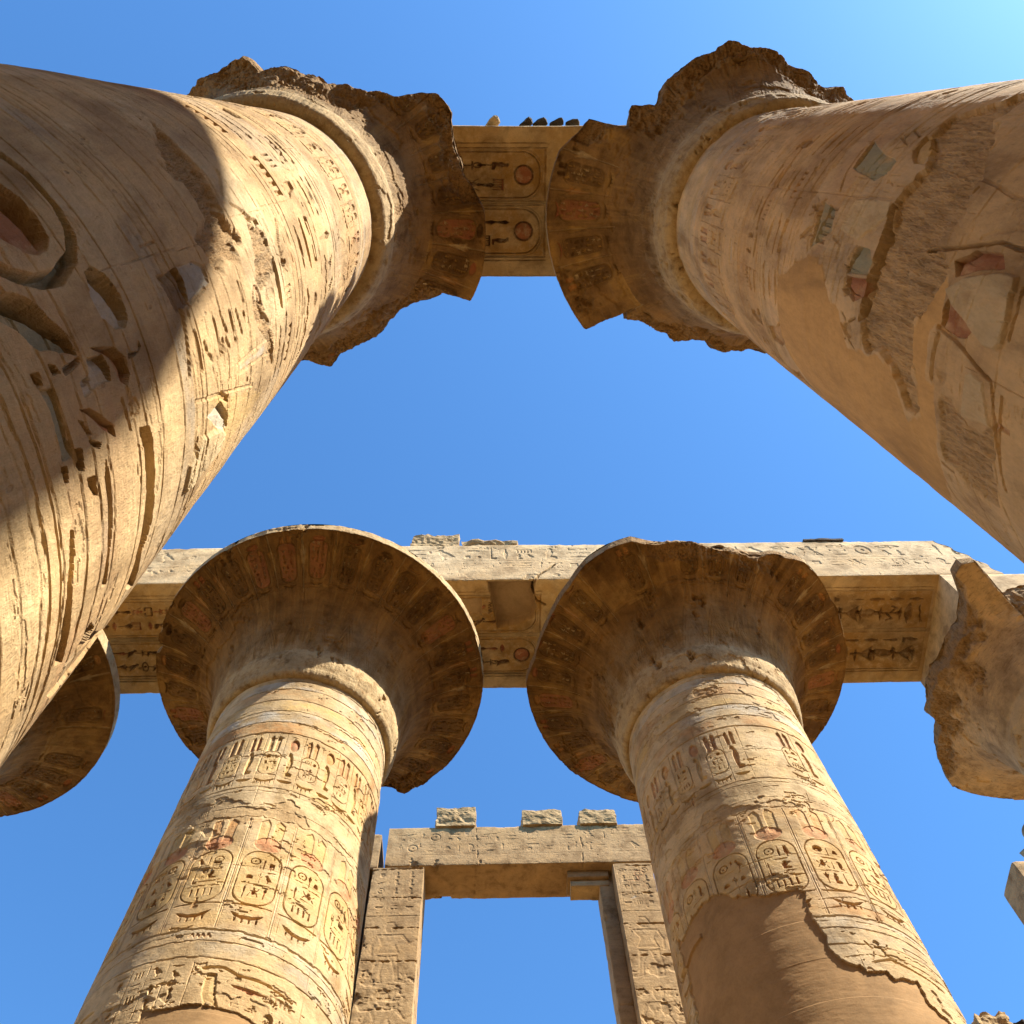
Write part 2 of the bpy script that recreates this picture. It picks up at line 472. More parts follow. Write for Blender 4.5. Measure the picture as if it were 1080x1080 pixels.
FEAT={
 'L1':[
  ('line',0.055,0.035,'G',[-45.6,5.71,-43.5,5.85,-39.5,5.9,-34.3,5.9,-30.1,5.85,-26.8,5.72,-24.7,5.49,-25.0,5.31,-26.6,5.17,-30.0,4.99]),
  ('sunk',0.1,0.05,'R',[-41.3,5.51,-38.6,5.6,-36.5,5.65,-33.4,5.66,-29.9,5.63,-28.2,5.54,-27.8,5.45,-28.6,5.37,-30.2,5.29,-33.6,5.16]),
  ('sunk',0.07,0.03,'W',[-24.4,5.74,-25.0,5.84,-23.2,5.93,-19.9,5.97,-17.4,5.96,-15.8,5.94,-14.7,5.87,-15.4,5.76,-17.5,5.7,-19.8,5.67]),
  ('sunk',0.1,0.04,'G',[-26.3,4.92,-25.3,5.01,-24.7,5.09,-22.9,5.2,-20.2,5.25,-17.5,5.33,-15.5,5.33,-14.4,5.32,-16.4,5.17,-17.4,5.05,-20.4,4.97,-22.1,4.89,-23.6,4.82]),
  ('sunk',0.06,0.03,'R',[-15.0,5.44,-13.4,5.69,-11.3,5.76,-8.7,5.76,-7.0,5.69,-8.5,5.62,-11.7,5.6,-13.1,5.56]),
  ('sunk',0.03,0.02,'W',[-14.1,5.39,-13.2,5.54,-11.3,5.56,-9.4,5.53,-9.9,5.39,-9.5,5.26,-11.5,5.26,-11.9,5.36]),
  ('sunk',0.04,0.02,None,[-12.8,5.97,-11.1,5.98,-10.4,5.92,-10.4,5.78,-11.5,5.8,-11.2,5.92]),
  ('sunk',0.06,0.03,'R',[-8.7,5.17,-8.1,5.27,-3.8,5.45,-2.1,5.44,-4.2,5.34,-6.7,5.25]),
  ('sunk',0.06,0.015,None,[-15.4,5.07,-15.1,5.11,-13.9,5.13,-14.1,5.07]),
  ('sunk',0.06,0.015,None,[-15.2,4.92,-15.2,4.97,-13.8,4.97,-13.6,4.93]),
  ('sunk',0.06,0.015,None,[-4.5,5.05,-4.1,5.11,-1.3,5.08,-1.5,5.04]),
  ('sunk',0.06,0.015,None,[-3.6,4.91,-3.5,4.95,-1.5,4.93,-1.6,4.9]),
  ('sunk',0.06,0.015,None,[0.2,5.1,0.4,5.19,3.6,5.19,2.8,5.1]),
  ('sunk',0.06,0.015,None,[-4.1,5.2,-2.9,5.29,-2.2,5.26,-2.9,5.22]),
  ('sunk',0.06,0.015,None,[-7.4,5.14,-6.9,5.18,-4.6,5.23,-4.8,5.18]),
  ('sunk',0.015,0.015,'G',[-13.4,4.93,-12.7,5.04,-6.3,5.03,-3.7,5.02,-3.9,4.92,-7.4,4.93,-10.8,4.95]),
  ('line',0.008,0.015,None,[-5.0,5.74,-3.4,5.77,-2.5,5.72,-3.3,5.66,-4.5,5.67,-5.0,5.74]),
  ('line',0.01,0.02,None,[-6.0,5.6,-3.5,5.61,-1.5,5.62]),
  ('line',0.03,0.02,None,[-13.8,5.17,-14.0,5.28,-14.3,5.33]),
  ('sunk',0.085,0.02,None,[-0.8,5.73,0.2,5.85,2.4,5.87,17.4,5.93,20.8,5.91,22.5,5.87,26.6,5.93,34.0,6.08,28.3,5.78,23.0,5.78,17.3,5.77,14.9,5.77,3.3,5.75,0.9,5.73]),
  ('sunk',0.06,0.015,None,[-0.9,5.3,0.1,5.32,6.9,5.32,9.0,5.32,14.1,5.29,19.2,5.32,18.5,5.25,13.1,5.26,8.3,5.27,4.7,5.27,1.8,5.26]),
  ('sunk',0.06,0.015,None,[3.8,4.88,4.9,4.93,11.3,4.88,24.8,4.94,23.3,4.83,15.6,4.82,8.0,4.85]),
  ('sunk',0.06,0.015,None,[28.0,5.37,30.0,5.24,32.5,5.14,27.7,4.97,26.8,5.12,24.2,5.24]),
  ('sunk',0.06,0.02,None,[39.6,5.93,39.7,5.65,35.5,5.24,34.0,5.06,29.5,4.9,29.0,5.15,29.5,5.41]),
  ('line',0.012,0.025,None,[11.3,6.66,16.4,6.61,21.0,6.55]),
  ('line',0.012,0.025,None,[24.0,7.38,25.3,7.28,28.8,6.74]),
  ('paint',0,0.02,'Y',[5.6,6.98,13.1,7.87,18.9,8.78,23.9,8.3,22.4,7.58,23.0,7.43,13.0,7.26]),
  ('sunk',0.03,0.02,'W',[8.8,6.85,8.4,7.14,13.6,7.39,17.2,7.42,14.4,7.13]),
  ('sunk',-0.02,0.03,'C',[11.4,6.73,14.5,7.21,18.1,7.4,21.3,7.29,22.3,6.75,21.8,6.51,14.7,6.51]),
  ('line',0.012,0.03,None,[-7.9,7.18,-1.1,7.19]),
  ('line',0.012,0.03,None,[-8.0,7.35,-6.1,7.36,-4.5,7.39]),
  ('line',0.012,0.03,None,[-7.1,7.54,-1.4,7.56]),
  ('line',0.012,0.03,None,[-6.5,7.71,-1.6,7.76]),
  ('line',0.012,0.03,None,[-7.8,6.78,-1.2,6.78]),
  ('line',0.012,0.03,None,[-11.6,7.93,-7.5,7.94]),
  ('line',0.012,0.03,None,[-4.9,6.91,-3.8,6.92]),
  ('line',0.012,0.03,None,[-2.2,6.95,-1.5,7.0]),
  ('line',0.012,0.03,None,[-2.5,7.35,-1.1,7.39]),
  ('line',0.012,0.03,None,[-3.1,7.27,-1.0,7.21]),
  ('line',0.014,0.03,None,[-12.4,6.67,-9.4,6.64,-2.1,6.55]),
  ('sunk',0.03,0.03,'D',[-19.9,6.51,-20.2,6.86,-17.4,6.88,-13.0,6.84,-12.7,6.58]),
  ('sunk',0.01,0.02,'W',[-20.2,6.86,-20.0,7.19,-18.1,7.33,-14.7,7.3,-13.1,6.83,-17.4,6.88]),
  ('hack',0.02,0.03,None,[-23.2,8.73,-21.6,9.11,-13.5,9.13,-9.5,9.09,-7.8,8.76,-6.3,8.47,-10.0,8.41,-16.4,8.63]),
  ('hack',0.012,0.03,None,[-4.9,8.2,-4.8,8.37,1.2,8.57,5.5,8.82,13.7,8.78,11.2,8.53,5.1,8.55,-0.6,8.23]),
  ('line',0.016,0.03,None,[4.6,8.62,8.1,8.73,13.1,8.77]),
  ('line',0.016,0.03,None,[-3.9,8.37,-1.9,8.42,1.2,8.57]),
  ('line',0.02,0.03,None,[-23.9,8.78,-22.3,9.03]),
  ('line',0.012,0.03,None,[-20.9,9.68,-15.1,9.45,-10.6,9.39]),
  ('line',0.01,0.03,None,[4.3,10.16,8.6,10.14]),
  ('line',0.01,0.03,None,[11.4,10.23,15.5,10.25]),
  ('line',0.006,0.02,None,[4.2,7.55,5.0,8.49]),
  ('line',0.006,0.02,None,[6.6,7.65,8.7,8.5]),
  ('paint',0,0.02,'W',[4.2,7.55,5.0,8.42,9.0,8.54,6.6,7.65]),
  ('line',0.006,0.02,None,[3.6,6.61,8.0,7.32,13.3,8.09]),
  ('line',0.02,0.03,None,[7.1,7.14,9.9,7.35]),
  ('paint',0,0.02,'Y',[4.3,6.68,8.0,7.32,13.3,8.09,16.7,7.94,9.9,7.15]),
  ('line',0.016,0.03,None,[-28.2,8.59,-25.1,8.82,-22.2,8.95]),
  ('line',0.012,0.03,None,[-36.8,8.87,-31.2,8.53]),
  ('line',0.02,0.03,None,[-32.1,8.1,-27.7,8.29]),
  ('line',0.006,0.02,None,[-51.6,8.31,-44.6,8.44,-36.4,8.49,-30.6,8.4]),
  ('hack',0.05,0.1,'D',[-54.2,8.58,-45.6,8.52,-37.3,8.48,-30.6,8.4,-27.3,8.27,-21.1,8.42,-16.0,8.15,-13.3,7.52,-19.7,7.43,-24.6,7.35,-27.5,7.8,-33.4,7.82,-39.8,7.68]),
  ('line',0.008,0.02,None,[-14.3,7.19,-13.0,6.76,-11.3,6.76]),
 ],
 'R1':[
  ('plaster',-0.004,0.03,None,[-181.0,10.86,-170.6,10.06,-171.8,9.67,-179.3,9.4,-182.4,9.14,-190.2,8.91,-189.9,8.72,-190.0,8.46,-187.9,8.33,-188.8,8.05,-194.0,7.92,-200.7,7.84,-196.6,7.6,-189.6,7.61,-183.7,7.71,-177.6,7.72,-171.8,7.67,-167.7,7.6,-163.2,7.52,-164.8,7.43,-175.1,7.34,-177.6,7.45,-186.3,7.43,-186.8,7.33,-191.2,7.31,-198.5,7.34,-207.4,7.42,-214.1,7.48,-233.4,7.98,-232.7,7.03,-248,6.0,-248,10.7,-219,10.75,-212,10.9,-206,11.0]),
  ('hack',0.05,0.025,None,[-125.1,9.23,-117.6,8.75,-113.1,8.77,-119.5,8.43,-127.0,8.4,-132.8,8.08,-143.7,7.81,-147.8,7.78,-154.1,7.7,-158.2,7.79,-160.8,7.83,-161.8,7.5,-166.8,7.42,-172.2,7.6,-176.1,7.63,-176.7,7.72,-182.4,7.72,-189.9,7.63,-196.7,7.6,-200.8,7.84,-193.3,7.96,-188.9,8.06,-187.9,8.33,-189.7,8.5,-185.4,8.58,-178.5,8.68,-176.2,8.67,-168.7,8.65,-161.3,8.67,-156.4,8.69,-151.6,8.81,-146.8,8.72,-141.9,8.67,-136.1,8.9,-131.0,9.11]),
  ('sunk',0.035,0.02,None,[-151.9,8.81,-152.0,8.71,-156.6,8.57,-162.0,8.57,-167.7,8.56,-177.3,8.57,-182.5,8.64,-182.8,8.68,-171.9,8.66,-163.4,8.66,-158.1,8.7]),
  ('sunk',-0.03,0.02,'C',[-167.6,7.4,-164.0,7.22,-161.4,6.84,-161.5,6.69,-166.6,6.62,-164.9,6.66,-169.6,6.6,-173.8,6.59,-175.3,6.65,-175.5,6.77,-174.1,6.92,-172.2,7.08,-170.7,7.25,-168.4,7.38]),
  ('sunk',0.025,0.02,'R',[-162.0,7.46,-158.8,7.26,-158.0,6.97,-161.2,6.87,-162.7,7.12,-165.2,7.37]),
  ('line',0.03,0.02,None,[-161.2,7.95,-159.7,7.56,-158.0,7.29,-156.5,7.06,-157.1,6.79]),
  ('sunk',0.02,0.02,'R',[-171.9,7.39,-169.1,7.36,-171.3,7.2,-173.5,6.95,-175.6,7.02,-176.3,7.17,-175.7,7.35]),
  ('sunk',0.025,0.02,'G',[-164.1,9.0,-164.4,8.79,-167.2,8.67,-171.0,8.68,-172.2,9.06,-170.8,9.12,-166.7,9.1]),
  ('sunk',0.025,0.02,'R',[-172.4,9.06,-171.2,8.68,-176.0,8.63,-178.5,8.84,-176.0,9.04]),
  ('line',0.012,0.02,None,[-164.8,9.05,-167.9,9.12,-171.9,9.11,-176.1,9.06,-176.9,9.0]),
  ('sunk',0.03,0.03,'Y',[-141.5,8.93,-139.6,9.08,-136.9,9.19,-131.7,9.21,-131.8,9.1,-136.8,8.86,-139.4,8.8,-141.3,8.77]),
  ('sunk',0.015,0.02,'G',[-133.9,10.13,-138.5,9.63,-140.4,9.27,-143.8,9.26,-147.0,9.44,-146.2,9.62,-144.0,10.03,-140.3,10.08]),
  ('sunk',0.012,0.02,'G',[-158.8,10.21,-154.8,10.22,-156.6,9.86,-163.1,9.72,-165.5,9.91,-169.9,10.07,-162.6,10.18]),
  ('line',0.012,0.02,None,[-170.1,10.12,-165.3,10.2,-159.5,10.24,-154.3,10.18]),
  ('line',0.012,0.02,None,[-151.2,9.96,-145.5,10.1,-137.2,10.17,-131.4,10.14]),
  ('line',0.012,0.02,None,[-119.5,11.98,-109.6,11.89,-95.0,12.22]),
  ('sunk',-0.012,0.02,'C',[-152.6,9.54,-151.6,8.81,-155.9,8.71,-160.4,8.91,-163.7,9.06,-161.9,9.55]),
  ('line',0.006,0.015,None,[-154.2,12.85,-153.0,11.11,-152.1,9.83,-151.1,8.83]),
  ('line',0.012,0.02,None,[-135.5,9.67,-131.6,9.61,-128.3,9.48]),
  ('line',0.012,0.02,None,[-136.3,9.5,-135.5,9.38]),
  ('line',0.012,0.02,None,[-132.4,9.64,-135.5,9.34]),
  ('line',0.012,0.02,None,[-129.9,9.54,-132.5,9.28]),
  ('line',0.012,0.02,None,[-131.7,9.36,-128.4,9.32]),
  ('line',0.008,0.015,None,[-145.0,9.16,-144.8,9.01]),
  ('line',0.008,0.015,None,[-147.1,9.13,-146.9,8.98]),
  ('line',0.008,0.015,None,[-147.7,8.91,-147.5,8.78]),
  ('line',0.008,0.015,None,[-149.6,9.1,-149.6,8.98]),
  ('line',0.008,0.015,None,[-146.5,9.13,-147.8,8.98]),
  ('line',0.014,0.03,None,[-163.4,9.45,-169.2,9.43]),
  ('line',0.014,0.03,None,[-164.0,9.63,-165.2,9.46]),
  ('line',0.012,0.02,None,[-143.7,7.83,-145.3,7.53,-147.2,7.26,-147.4,7.13]),
  ('line',0.015,0.02,None,[-147.5,7.75,-146.2,7.73]),
  ('line',0.02,0.02,None,[-175.5,7.39,-176.7,7.11,-180.3,6.76,-181.0,6.65,-184.6,6.6,-190.0,6.56,-194.1,6.54]),
  ('line',0.015,0.02,None,[-183.0,6.51,-189.5,6.51,-197.3,6.53,-201.6,6.51]),
  ('line',0.025,0.03,None,[-177.1,7.36,-181.2,7.38,-186.3,7.38]),
  ('hack',0.012,0.02,None,[-189.3,7.3,-185.6,7.08,-190.4,7.02,-191.5,6.91,-190.1,6.61,-199.2,6.6,-207.0,6.68,-209.0,6.95,-207.1,7.19,-207.4,7.38,-198.0,7.3]),
  ('sunk',-0.01,0.02,'C',[-181.8,6.95,-180.8,6.88,-181.6,6.72,-189.7,6.61,-190.6,6.78,-191.2,6.97]),
  ('line',0.02,0.02,None,[-207.0,7.39,-207.4,7.26]),
  ('line',0.02,0.02,None,[-163.5,6.62,-167.6,6.58,-172.5,6.56]),
  ('line',0.006,0.02,None,[-156.4,7.29,-154.6,7.15,-153.4,6.92]),
  ('line',0.015,0.025,None,[-132.4,11.93,-144.3,11.82,-154.3,11.87,-161.7,11.92,-168.7,11.87]),
  ('line',0.012,0.025,None,[-153.8,10.94,-161.6,10.92,-167.5,10.94,-182.7,10.83]),
  ('line',0.01,0.02,None,[-138.3,12.04,-141.6,12.13,-145.3,12.04]),
  ('line',0.01,0.02,None,[-135.0,11.37,-139.6,11.38]),
  ('line',0.01,0.02,None,[-179.8,11.37,-183.1,11.41,-185.8,11.33]),
  ('line',0.01,0.02,None,[-183.6,12.06,-186.9,12.06,-190.5,11.86]),
  ('line',0.008,0.02,None,[-179.0,11.05,-186.9,11.08]),
  ('line',0.02,0.02,None,[-139.4,11.38,-134.8,11.37]),
 ],
 'L2':[
  ('plaster',-0.03,0.012,None,[-103.1,9.32,-101.9,9.47,-94.9,9.5,-88.0,9.52,-79.5,9.57,-66.1,9.51,-58.0,9.46,-58,8.7,-58,7,-112,7,-112,8.7]),
 ],
 'R2':[
  ('plaster',-0.03,0.012,None,[-170.5,11.44,-156.6,11.46,-145.7,11.52,-136.2,11.54,-132.2,11.47,-126.9,11.24,-121.8,11.15,-114.9,11.08,-107.7,11.08,-99.0,11.08,-95.8,10.98,-98.0,10.86,-99.0,10.55,-96.8,10.44,-95.7,10.26,-95.9,10.11,-93.3,9.94,-86.6,9.85,-84.9,9.77,-76.4,9.81,-73.6,9.72,-63.1,9.75,-60.8,9.46,-54.1,9.31,-10,8.6,-10,7,-210,7,-175,9.6,-170,10.4,-168,11.2]),
  ('sunk',-0.03,0.01,None,[-169.4,11.41,-150.7,11.18,-150.8,11.12,-158.0,11.11,-174.5,11.04,-171.9,11.25]),
 ],
}
M_SHAFT1 = stone_mat('painted_sandstone', (.68, .505, .27), (.36, .22, .09), plaster=(.46, .285, .115), streak=.4, bump=.7, hatch=.3, zs=.38, seed=1)  # dark tone browned and warmed toward this shaft's shaded side
M_SHAFT2 = stone_mat('weathered_sandstone', (.77, .55, .29), (.50, .325, .15), plaster=(.60, .36, .135), streak=.4, bump=.6, hatch=.15, zs=.38, hack=(.48, .32, .155), seed=2)  # base colour raised to include light bounced off the sunlit left shaft
M_SHAFT3 = stone_mat('ochre_sandstone', (.66, .51, .30), (.46, .325, .165), plaster=(.37, .225, .10), streak=.15, seed=3)
M_CAP = stone_mat('capital_sandstone', (.34, .195, .065), (.18, .095, .028), streak=.2, bump=.6, seed=4)  # stone colour darkened to carry the deep shade under the far bells
M_CAPN = stone_mat('near_capital_sandstone', (.40, .25, .105), (.21, .12, .045), streak=.2, bump=.7, seed=14)  # underside shade mixed into the colour, weaker than on the far capitals
M_CAPR = stone_mat('bounce_lightened_capital_sandstone', (.66, .48, .26), (.45, .30, .145), streak=.15, bump=.9, hatch=.8, seed=15)  # lightened for the reflected light on the right-edge bell
M_BEAM = stone_mat('beam_sandstone', (.62, .475, .28), (.45, .31, .16), streak=.25, bump=.4, seed=5)
M_GATE = stone_mat('brown_sandstone', (.47, .325, .17), (.34, .22, .105), streak=.3, bump=.5, seed=6)
M_ROCK = stone_mat('rubble_stone', (.50, .36, .19), (.32, .215, .105), streak=.15, bump=.6, seed=7)
M_DARK = stone_mat('dark_stone', (.10, .08, .06), (.04, .032, .025), streak=.1, bump=.6, seed=8)
M_GROUND = stone_mat('sand', (.30, .185, .075), (.22, .133, .05), streak=0, scale=.6, bump=.5, seed=9)  # sand darkened for a half-shadowed floor, so less light bounces up

R8, TAP = 1.6022, -0.0107
def rshaft(z):
    return R8 + TAP * (z - EYE - 8)

# ================================================================== shafts
def z_rows(z0, z1, n, D=None, uni=.3, low=0.0):
    zz = np.linspace(z0, z1, 3000)
    g = (D / ((zz - EYE) ** 2 + D * D)) if D else np.ones_like(zz)
    g = g / g.sum() * (1 - uni) + uni / len(zz)
    c = np.cumsum(g); c = (c - c[0]) / (c[-1] - c[0])
    rows = np.interp(np.linspace(0, 1, n), c, zz)
    if low < z0:
        rows = np.concatenate([np.linspace(low, z0, 14)[:-1], rows])
    return rows

def bell_bands(C, paint, seed, az0, frieze_b=True, wearA=.02, wearB=.022):
    """the decoration common to the column tops: painted rings, cobra frieze, cartouche frieze"""
    r = C.rng
    S0 = C.S[0]; S1 = C.S[-1]
    R = 1.55
    for z in (16.22, 15.97, 15.63, 15.29, 14.97):
        C.hline(z, .018, .012)
    C.hline(14.66, .022, .02)
    C.band(15.29, 15.62, 'Y', .65 * paint); C.band(14.98, 15.28, 'W', .6 * paint); C.band(14.68, 14.96, 'O', .55 * paint)
    C.band(15.98, 16.2, 'W', .5 * paint); C.band(15.64, 15.96, 'O', .3 * paint); C.band(16.23, 16.5, 'Y', .3 * paint)
    C.band(13.3, 14.6, 'Y', .30 * paint)
    C.band(13.3, 14.6, 'O', .18 * paint, 1.3)
    # upper frieze
    n = 16; w = 2 * math.pi / n * R
    k0 = math.floor(S0 / w) - 1
    for k in range(k0, k0 + n + 3):
        s = (k + .5) * w + math.radians(az0) * R
        if s < S0 or s > S1: continue
        if r.random() < .06: continue
        C.glyph('plume2', s - w * .02, 14.38, w * .2, .21, wearA, .012, r.choice(['O', 'R', None]), cs=.5)
        C.cartouche(s, 13.88, w * .23, .28, wearA, .009, r.choice(['Y', 'Y', None]), .35 * paint, r.choice(['O', 'R', 'D']))
        C.glyph('cobra', s + w * .5, 13.9, w * .2, .31, wearA * 1.1, .014, r.choice(['Y', 'O', 'Y']), cs=.6 * paint)
        C.glyph('disc' if r.random() < .5 else 'plume2', s + w * .5, 14.37, w * .16, .19, wearA, .012, r.choice(['R', 'O']), cs=.55 * paint)
        C.glyph('collar', s, 13.45, w * .26, .1, wearA, .01)
        C.glyph('basket', s + w * .5, 13.46, w * .2, .09, wearA, .01, 'Y', cs=.4)
        C.line([(s + w * .25, 14.62), (s + w * .25, 13.34)], .007, .012, .008)
        C.line([(s + w * .75, 14.62), (s + w * .75, 13.34)], .007, .012, .008)
    C.hline(13.29, .014, .012); C.hline(13.2, .01, .007); C.hline(12.66, .012, .012, jag=.05)
    if frieze_b:
        C.band(10.6, 12.6, 'Y', .38 * paint); C.band(10.6, 12.6, 'O', .2 * paint, 1.1)
        n = 15; w = 2 * math.pi / n * R
        k0 = math.floor(S0 / w) - 2
        for k in range(k0, k0 + n + 4):
            s = k * w + math.radians(az0) * R
            if s < S0 or s > S1: continue
            C.glyph('plume2', s, 12.37, w * .34, .25, .012, .012, r.choice(['Y', 'O']), cs=.5 * paint)
            C.glyph('disc', s, 12.12, .24, .17, .010, .012, (.56, .27, .13), cs=.7 * paint, bulge=.9)
            C.cartouche(s, 11.5, w * .40, .47, wearB, .012, 'Y', .4 * paint, r.choice(['O', 'R', 'D']))
            C.glyph('collar', s, 10.83, w * .34, .12, wearB, .012, 'O', cs=.5 * paint)
            C.line([(s + w * .5, 12.6), (s + w * .5, 10.62)], .014, .01, col='W', cs=.3)
            C.line([(s + w * .46, 12.6), (s + w * .46, 10.62)], .006, .010, .008)
            C.line([(s + w * .54, 12.6), (s + w * .54, 10.62)], .006, .010, .008)
        C.hline(10.58, .02, .022, jag=.02); C.hline(10.40, .012, .012); C.hline(10.16, .014, .014)
        C.band(10.17, 10.39, 'B', .3 * paint); C.band(10.41, 10.57, 'W', .3 * paint)

DEEP = {'L1': 2.0, 'R1': 3.2}
LDEEP = {'L1': 1.3, 'R1': 1.3}
TILT = {'L1': -.4, 'R1': .15}
def litter(C, n, s0, s1, z0, z1, seed, sc=1.0, deep=.012):
    """chisel nicks, broken bits of old relief, cracks"""
    r = random.Random(seed)
    for _ in range(n):
        s = r.uniform(s0, s1); z = r.uniform(z0, z1); k = r.random(); l = r.uniform(.05, .3) * sc
        if k < .4:
            C.line([(s, z), (s + r.uniform(-.02, .02), z + l)], r.uniform(.004, .009) * sc, deep, .010)
        elif k < .6:
            C.line([(s, z), (s + l * 1.4, z + r.uniform(-.02, .02))], r.uniform(.004, .008) * sc, deep, .010)
        elif k < .75:
            C.line([(s, z), (s + l * .4, z + l * .5), (s + l * .5, z + l)], .006 * sc, deep, .010)
        elif k < .9:
            C.glyph(r.choice(SQUARE + TALL + WIDE), s, z, l * .5, l * .55, deep, .010, r.choice([None, None, 'O', 'W', 'R']), cs=.4)
        else:
            d = r.uniform(.01, .03) * sc
            C.glyph('disc', s, z, d, d, deep * 2, .008)

def apply_features(C, feats, azc):
    wr = C.seed
    for kind, a, b, col, q in feats:
        pts = [(math.radians(q[i] - azc) * 1.6, q[i + 1]) for i in range(0, len(q), 2)]
        p = np.array(pts)
        if kind == 'line':
            C.line(pts, b * (.8 if b < .03 else 1), a * LDEEP.get(C.key, 1), .010 if b < .03 else .02, col, .7)
            continue
        m = .25
        w = C.win(p[:, 0].min() - m, p[:, 0].max() + m, p[:, 1].min() - m, p[:, 1].max() + m)
        if w is None: continue
        X, Y = np.meshgrid(C.S[w[1]], C.Z[w[0]])
        d = sd_poly(X, Y, pts)
        if kind == 'sunk':
            if a > 0:
                gs = np.gradient(d, C.S[w[1]], axis=1); gz = np.gradient(d, C.Z[w[0]], axis=0)
                us = TILT.get(C.key, 0)
                inr = -d.min()
                fac = np.clip(.12 + gs * us + gz * .95, 0, 1)
                dj = d + C.jag[w] * .008 + fbm(C.S[w[1]], C.Z[w[0]], 4, 4, wr + 6, 3) * .012
                v = fade(np.clip(-dj / (b * .45), 0, 1))
                prof = .16 + .84 * fac * np.exp(-(np.clip(-d, 0, None) / (.42 * inr + .01)) ** 2)
                C.h[w] -= a * DEEP.get(C.key, 1) * v * prof
                if col: C.paint(w, v, col, .8)
            else:
                v = fade(np.clip(-(d + C.jag[w] * .01) / b, 0, 1)); C.h[w] -= a * v
                if col: C.paint(w, v, col, .8)
        elif kind == 'paint':
            C.paint(w, fade(np.clip(-(d + C.jag[w] * .05) / .05, 0, 1)), col, .7)
        elif kind == 'plaster':
            v = fade(np.clip(-(d + C.jag[w] * .04 + fbm(C.S[w[1]], C.Z[w[0]], 2.5, 2.5, wr + 8, 4, .6) * .06) / b, 0, 1))
            flat = a + .006 * fbm(C.S[w[1]], C.Z[w[0]], .7, 1.6, wr + 5, 3)
            C.h[w] = C.h[w] * (1 - v) + flat * v
            cr = np.abs(fbm(C.S[w[1]], C.Z[w[0]], .8, 1.1, wr + 31, 4, .5))
            cr2 = sstep(.0, .2, fbm(C.S[w[1]], C.Z[w[0]], .5, .5, wr + 32, 2))
            C.h[w] -= v * np.clip(1 - cr / .008, 0, 1) * cr2 * .008
            tw = fbm(C.S[w[1]], C.Z[w[0]], 2.5, 9, wr + 33, 4, .6)
            C.h[w] += v * (tw * .003 + np.where(((C.Z[w[0]] * .9 + .15 * tw.mean(1)) % 1.0)[:, None] < .5, .0012, -.0012))
            C.pig[w][..., 3] *= (1 - v); C.msk[w][..., 1] *= (1 - v)
            C.msk[w][..., 0] = np.maximum(C.msk[w][..., 0], v)
        elif kind == 'hack':
            v = fade(np.clip(-(d + C.jag[w] * .06 + fbm(C.S[w[1]], C.Z[w[0]], 3, 3, wr + 9, 4, .6) * .08) / b, 0, 1))
            ch = fbm(C.S[w[1]], C.Z[w[0]], 22, 5, wr + 3, 4, .7) * .03 + fbm(C.S[w[1]], C.Z[w[0]], 2, 2, wr + 4, 3) * .012
            C.h[w] = C.h[w] * (1 - v) + (-a + ch) * v
            C.msk[w][..., 1] = np.maximum(C.msk[w][..., 1], v)
            if col: C.paint(w, v, col, .5)
            C.pig[w][..., 3] *= (1 - v * .8)

def make_shaft(key, root, azc, half, nd, rows, mat, deco, seed):
    th = np.concatenate([np.linspace(-half, half, nd), np.linspace(half, 2 * math.pi - half, 64)[1:-1]])
    C = Carving(th * 1.6, rows, seed)
    C.key = key
    # every drum was cut from its own bed: tones differ a little from course to course
    rt = random.Random(seed + 70)
    for z in np.arange(0, 16.4, 1.17):
        w = C.win(C.S[0] - 1, C.S[-1] + 1, z - .02, z + 1.15)
        if w is None: continue
        sp = rt.uniform(-1.5, 1.5)
        for lo, hi in ((-9, sp), (sp, 9)):
            n = fbm(C.S, C.Z[w[0]], .9, .7, int(z * 50) + seed + int(hi), 4, .6)
            C.paint(w, ((C.S > lo) & (C.S <= hi))[None, :] * sstep(-.4, .35, n), rt.choice([(.60, .48, .31), (.44, .36, .26), (.56, .38, .19), (.40, .27, .14), (.66, .53, .34)]), .42)
    deco(C)
    # drum joints: level beds and staggered uprights
    rg = random.Random(seed + 7)
    for k, z in enumerate(np.arange(1.15, 16.4, 1.17)):
        C.hline(z, .006, .008, jag=.012)
        s = rg.uniform(-1.2, 1.2) if k % 2 else rg.uniform(-2.4, 2.4)
        C.line([(s, z), (s + .02, z + 1.17)], .006, .009, .008)
    kz = .35 if key in ('L1', 'R1') else 1.0                             # tall flaking on the two near shafts
    und = fbm(C.S, C.Z, .6, .6 * kz, seed + 1, 3) * .010 + fbm(C.S, C.Z, 2.2, 3.5 * kz, seed + 2, 4) * .007 + fbm(C.S, C.Z, 14, 16, seed + 3, 3, .6) * .002
    # scars where the skin of the stone has come away
    sc = fbm(C.S, C.Z, .9, 1.3 * kz, seed + 4, 5, .6)
    scar = sstep(.27, .30, sc) * .014
    pl = C.msk[..., 0]
    und = und * (1 - .75 * pl); scar = scar * (1 - pl)
    # stretched flakes along the beds
    fl = fbm(C.S, C.Z, 2.4, 7, seed + 5, 5, .65)
    flk = sstep(.36, .39, fl) * (.012 if key not in ('L1', 'R1') else .004) * (1 - pl)
    C.msk[..., 1] = np.maximum(C.msk[..., 1], (scar / .014) * .55)
    if key in FEAT:
        apply_features(C, FEAT[key], azc)
        pl = C.msk[..., 0]; und = und * (1 - .6 * pl); scar *= (1 - pl); flk *= (1 - pl)
    Rr = rshaft(rows)[:, None] + C.h + und - scar - flk
    a = th[None, :] + math.radians(azc)
    V = np.stack([Rr * np.cos(a), Rr * np.sin(a), np.broadcast_to(rows[:, None], Rr.shape)], -1)
    return link('shaft', grid_mesh('shaft', V, True, C.pig, C.msk, smooth=nd < 500), mat, root)

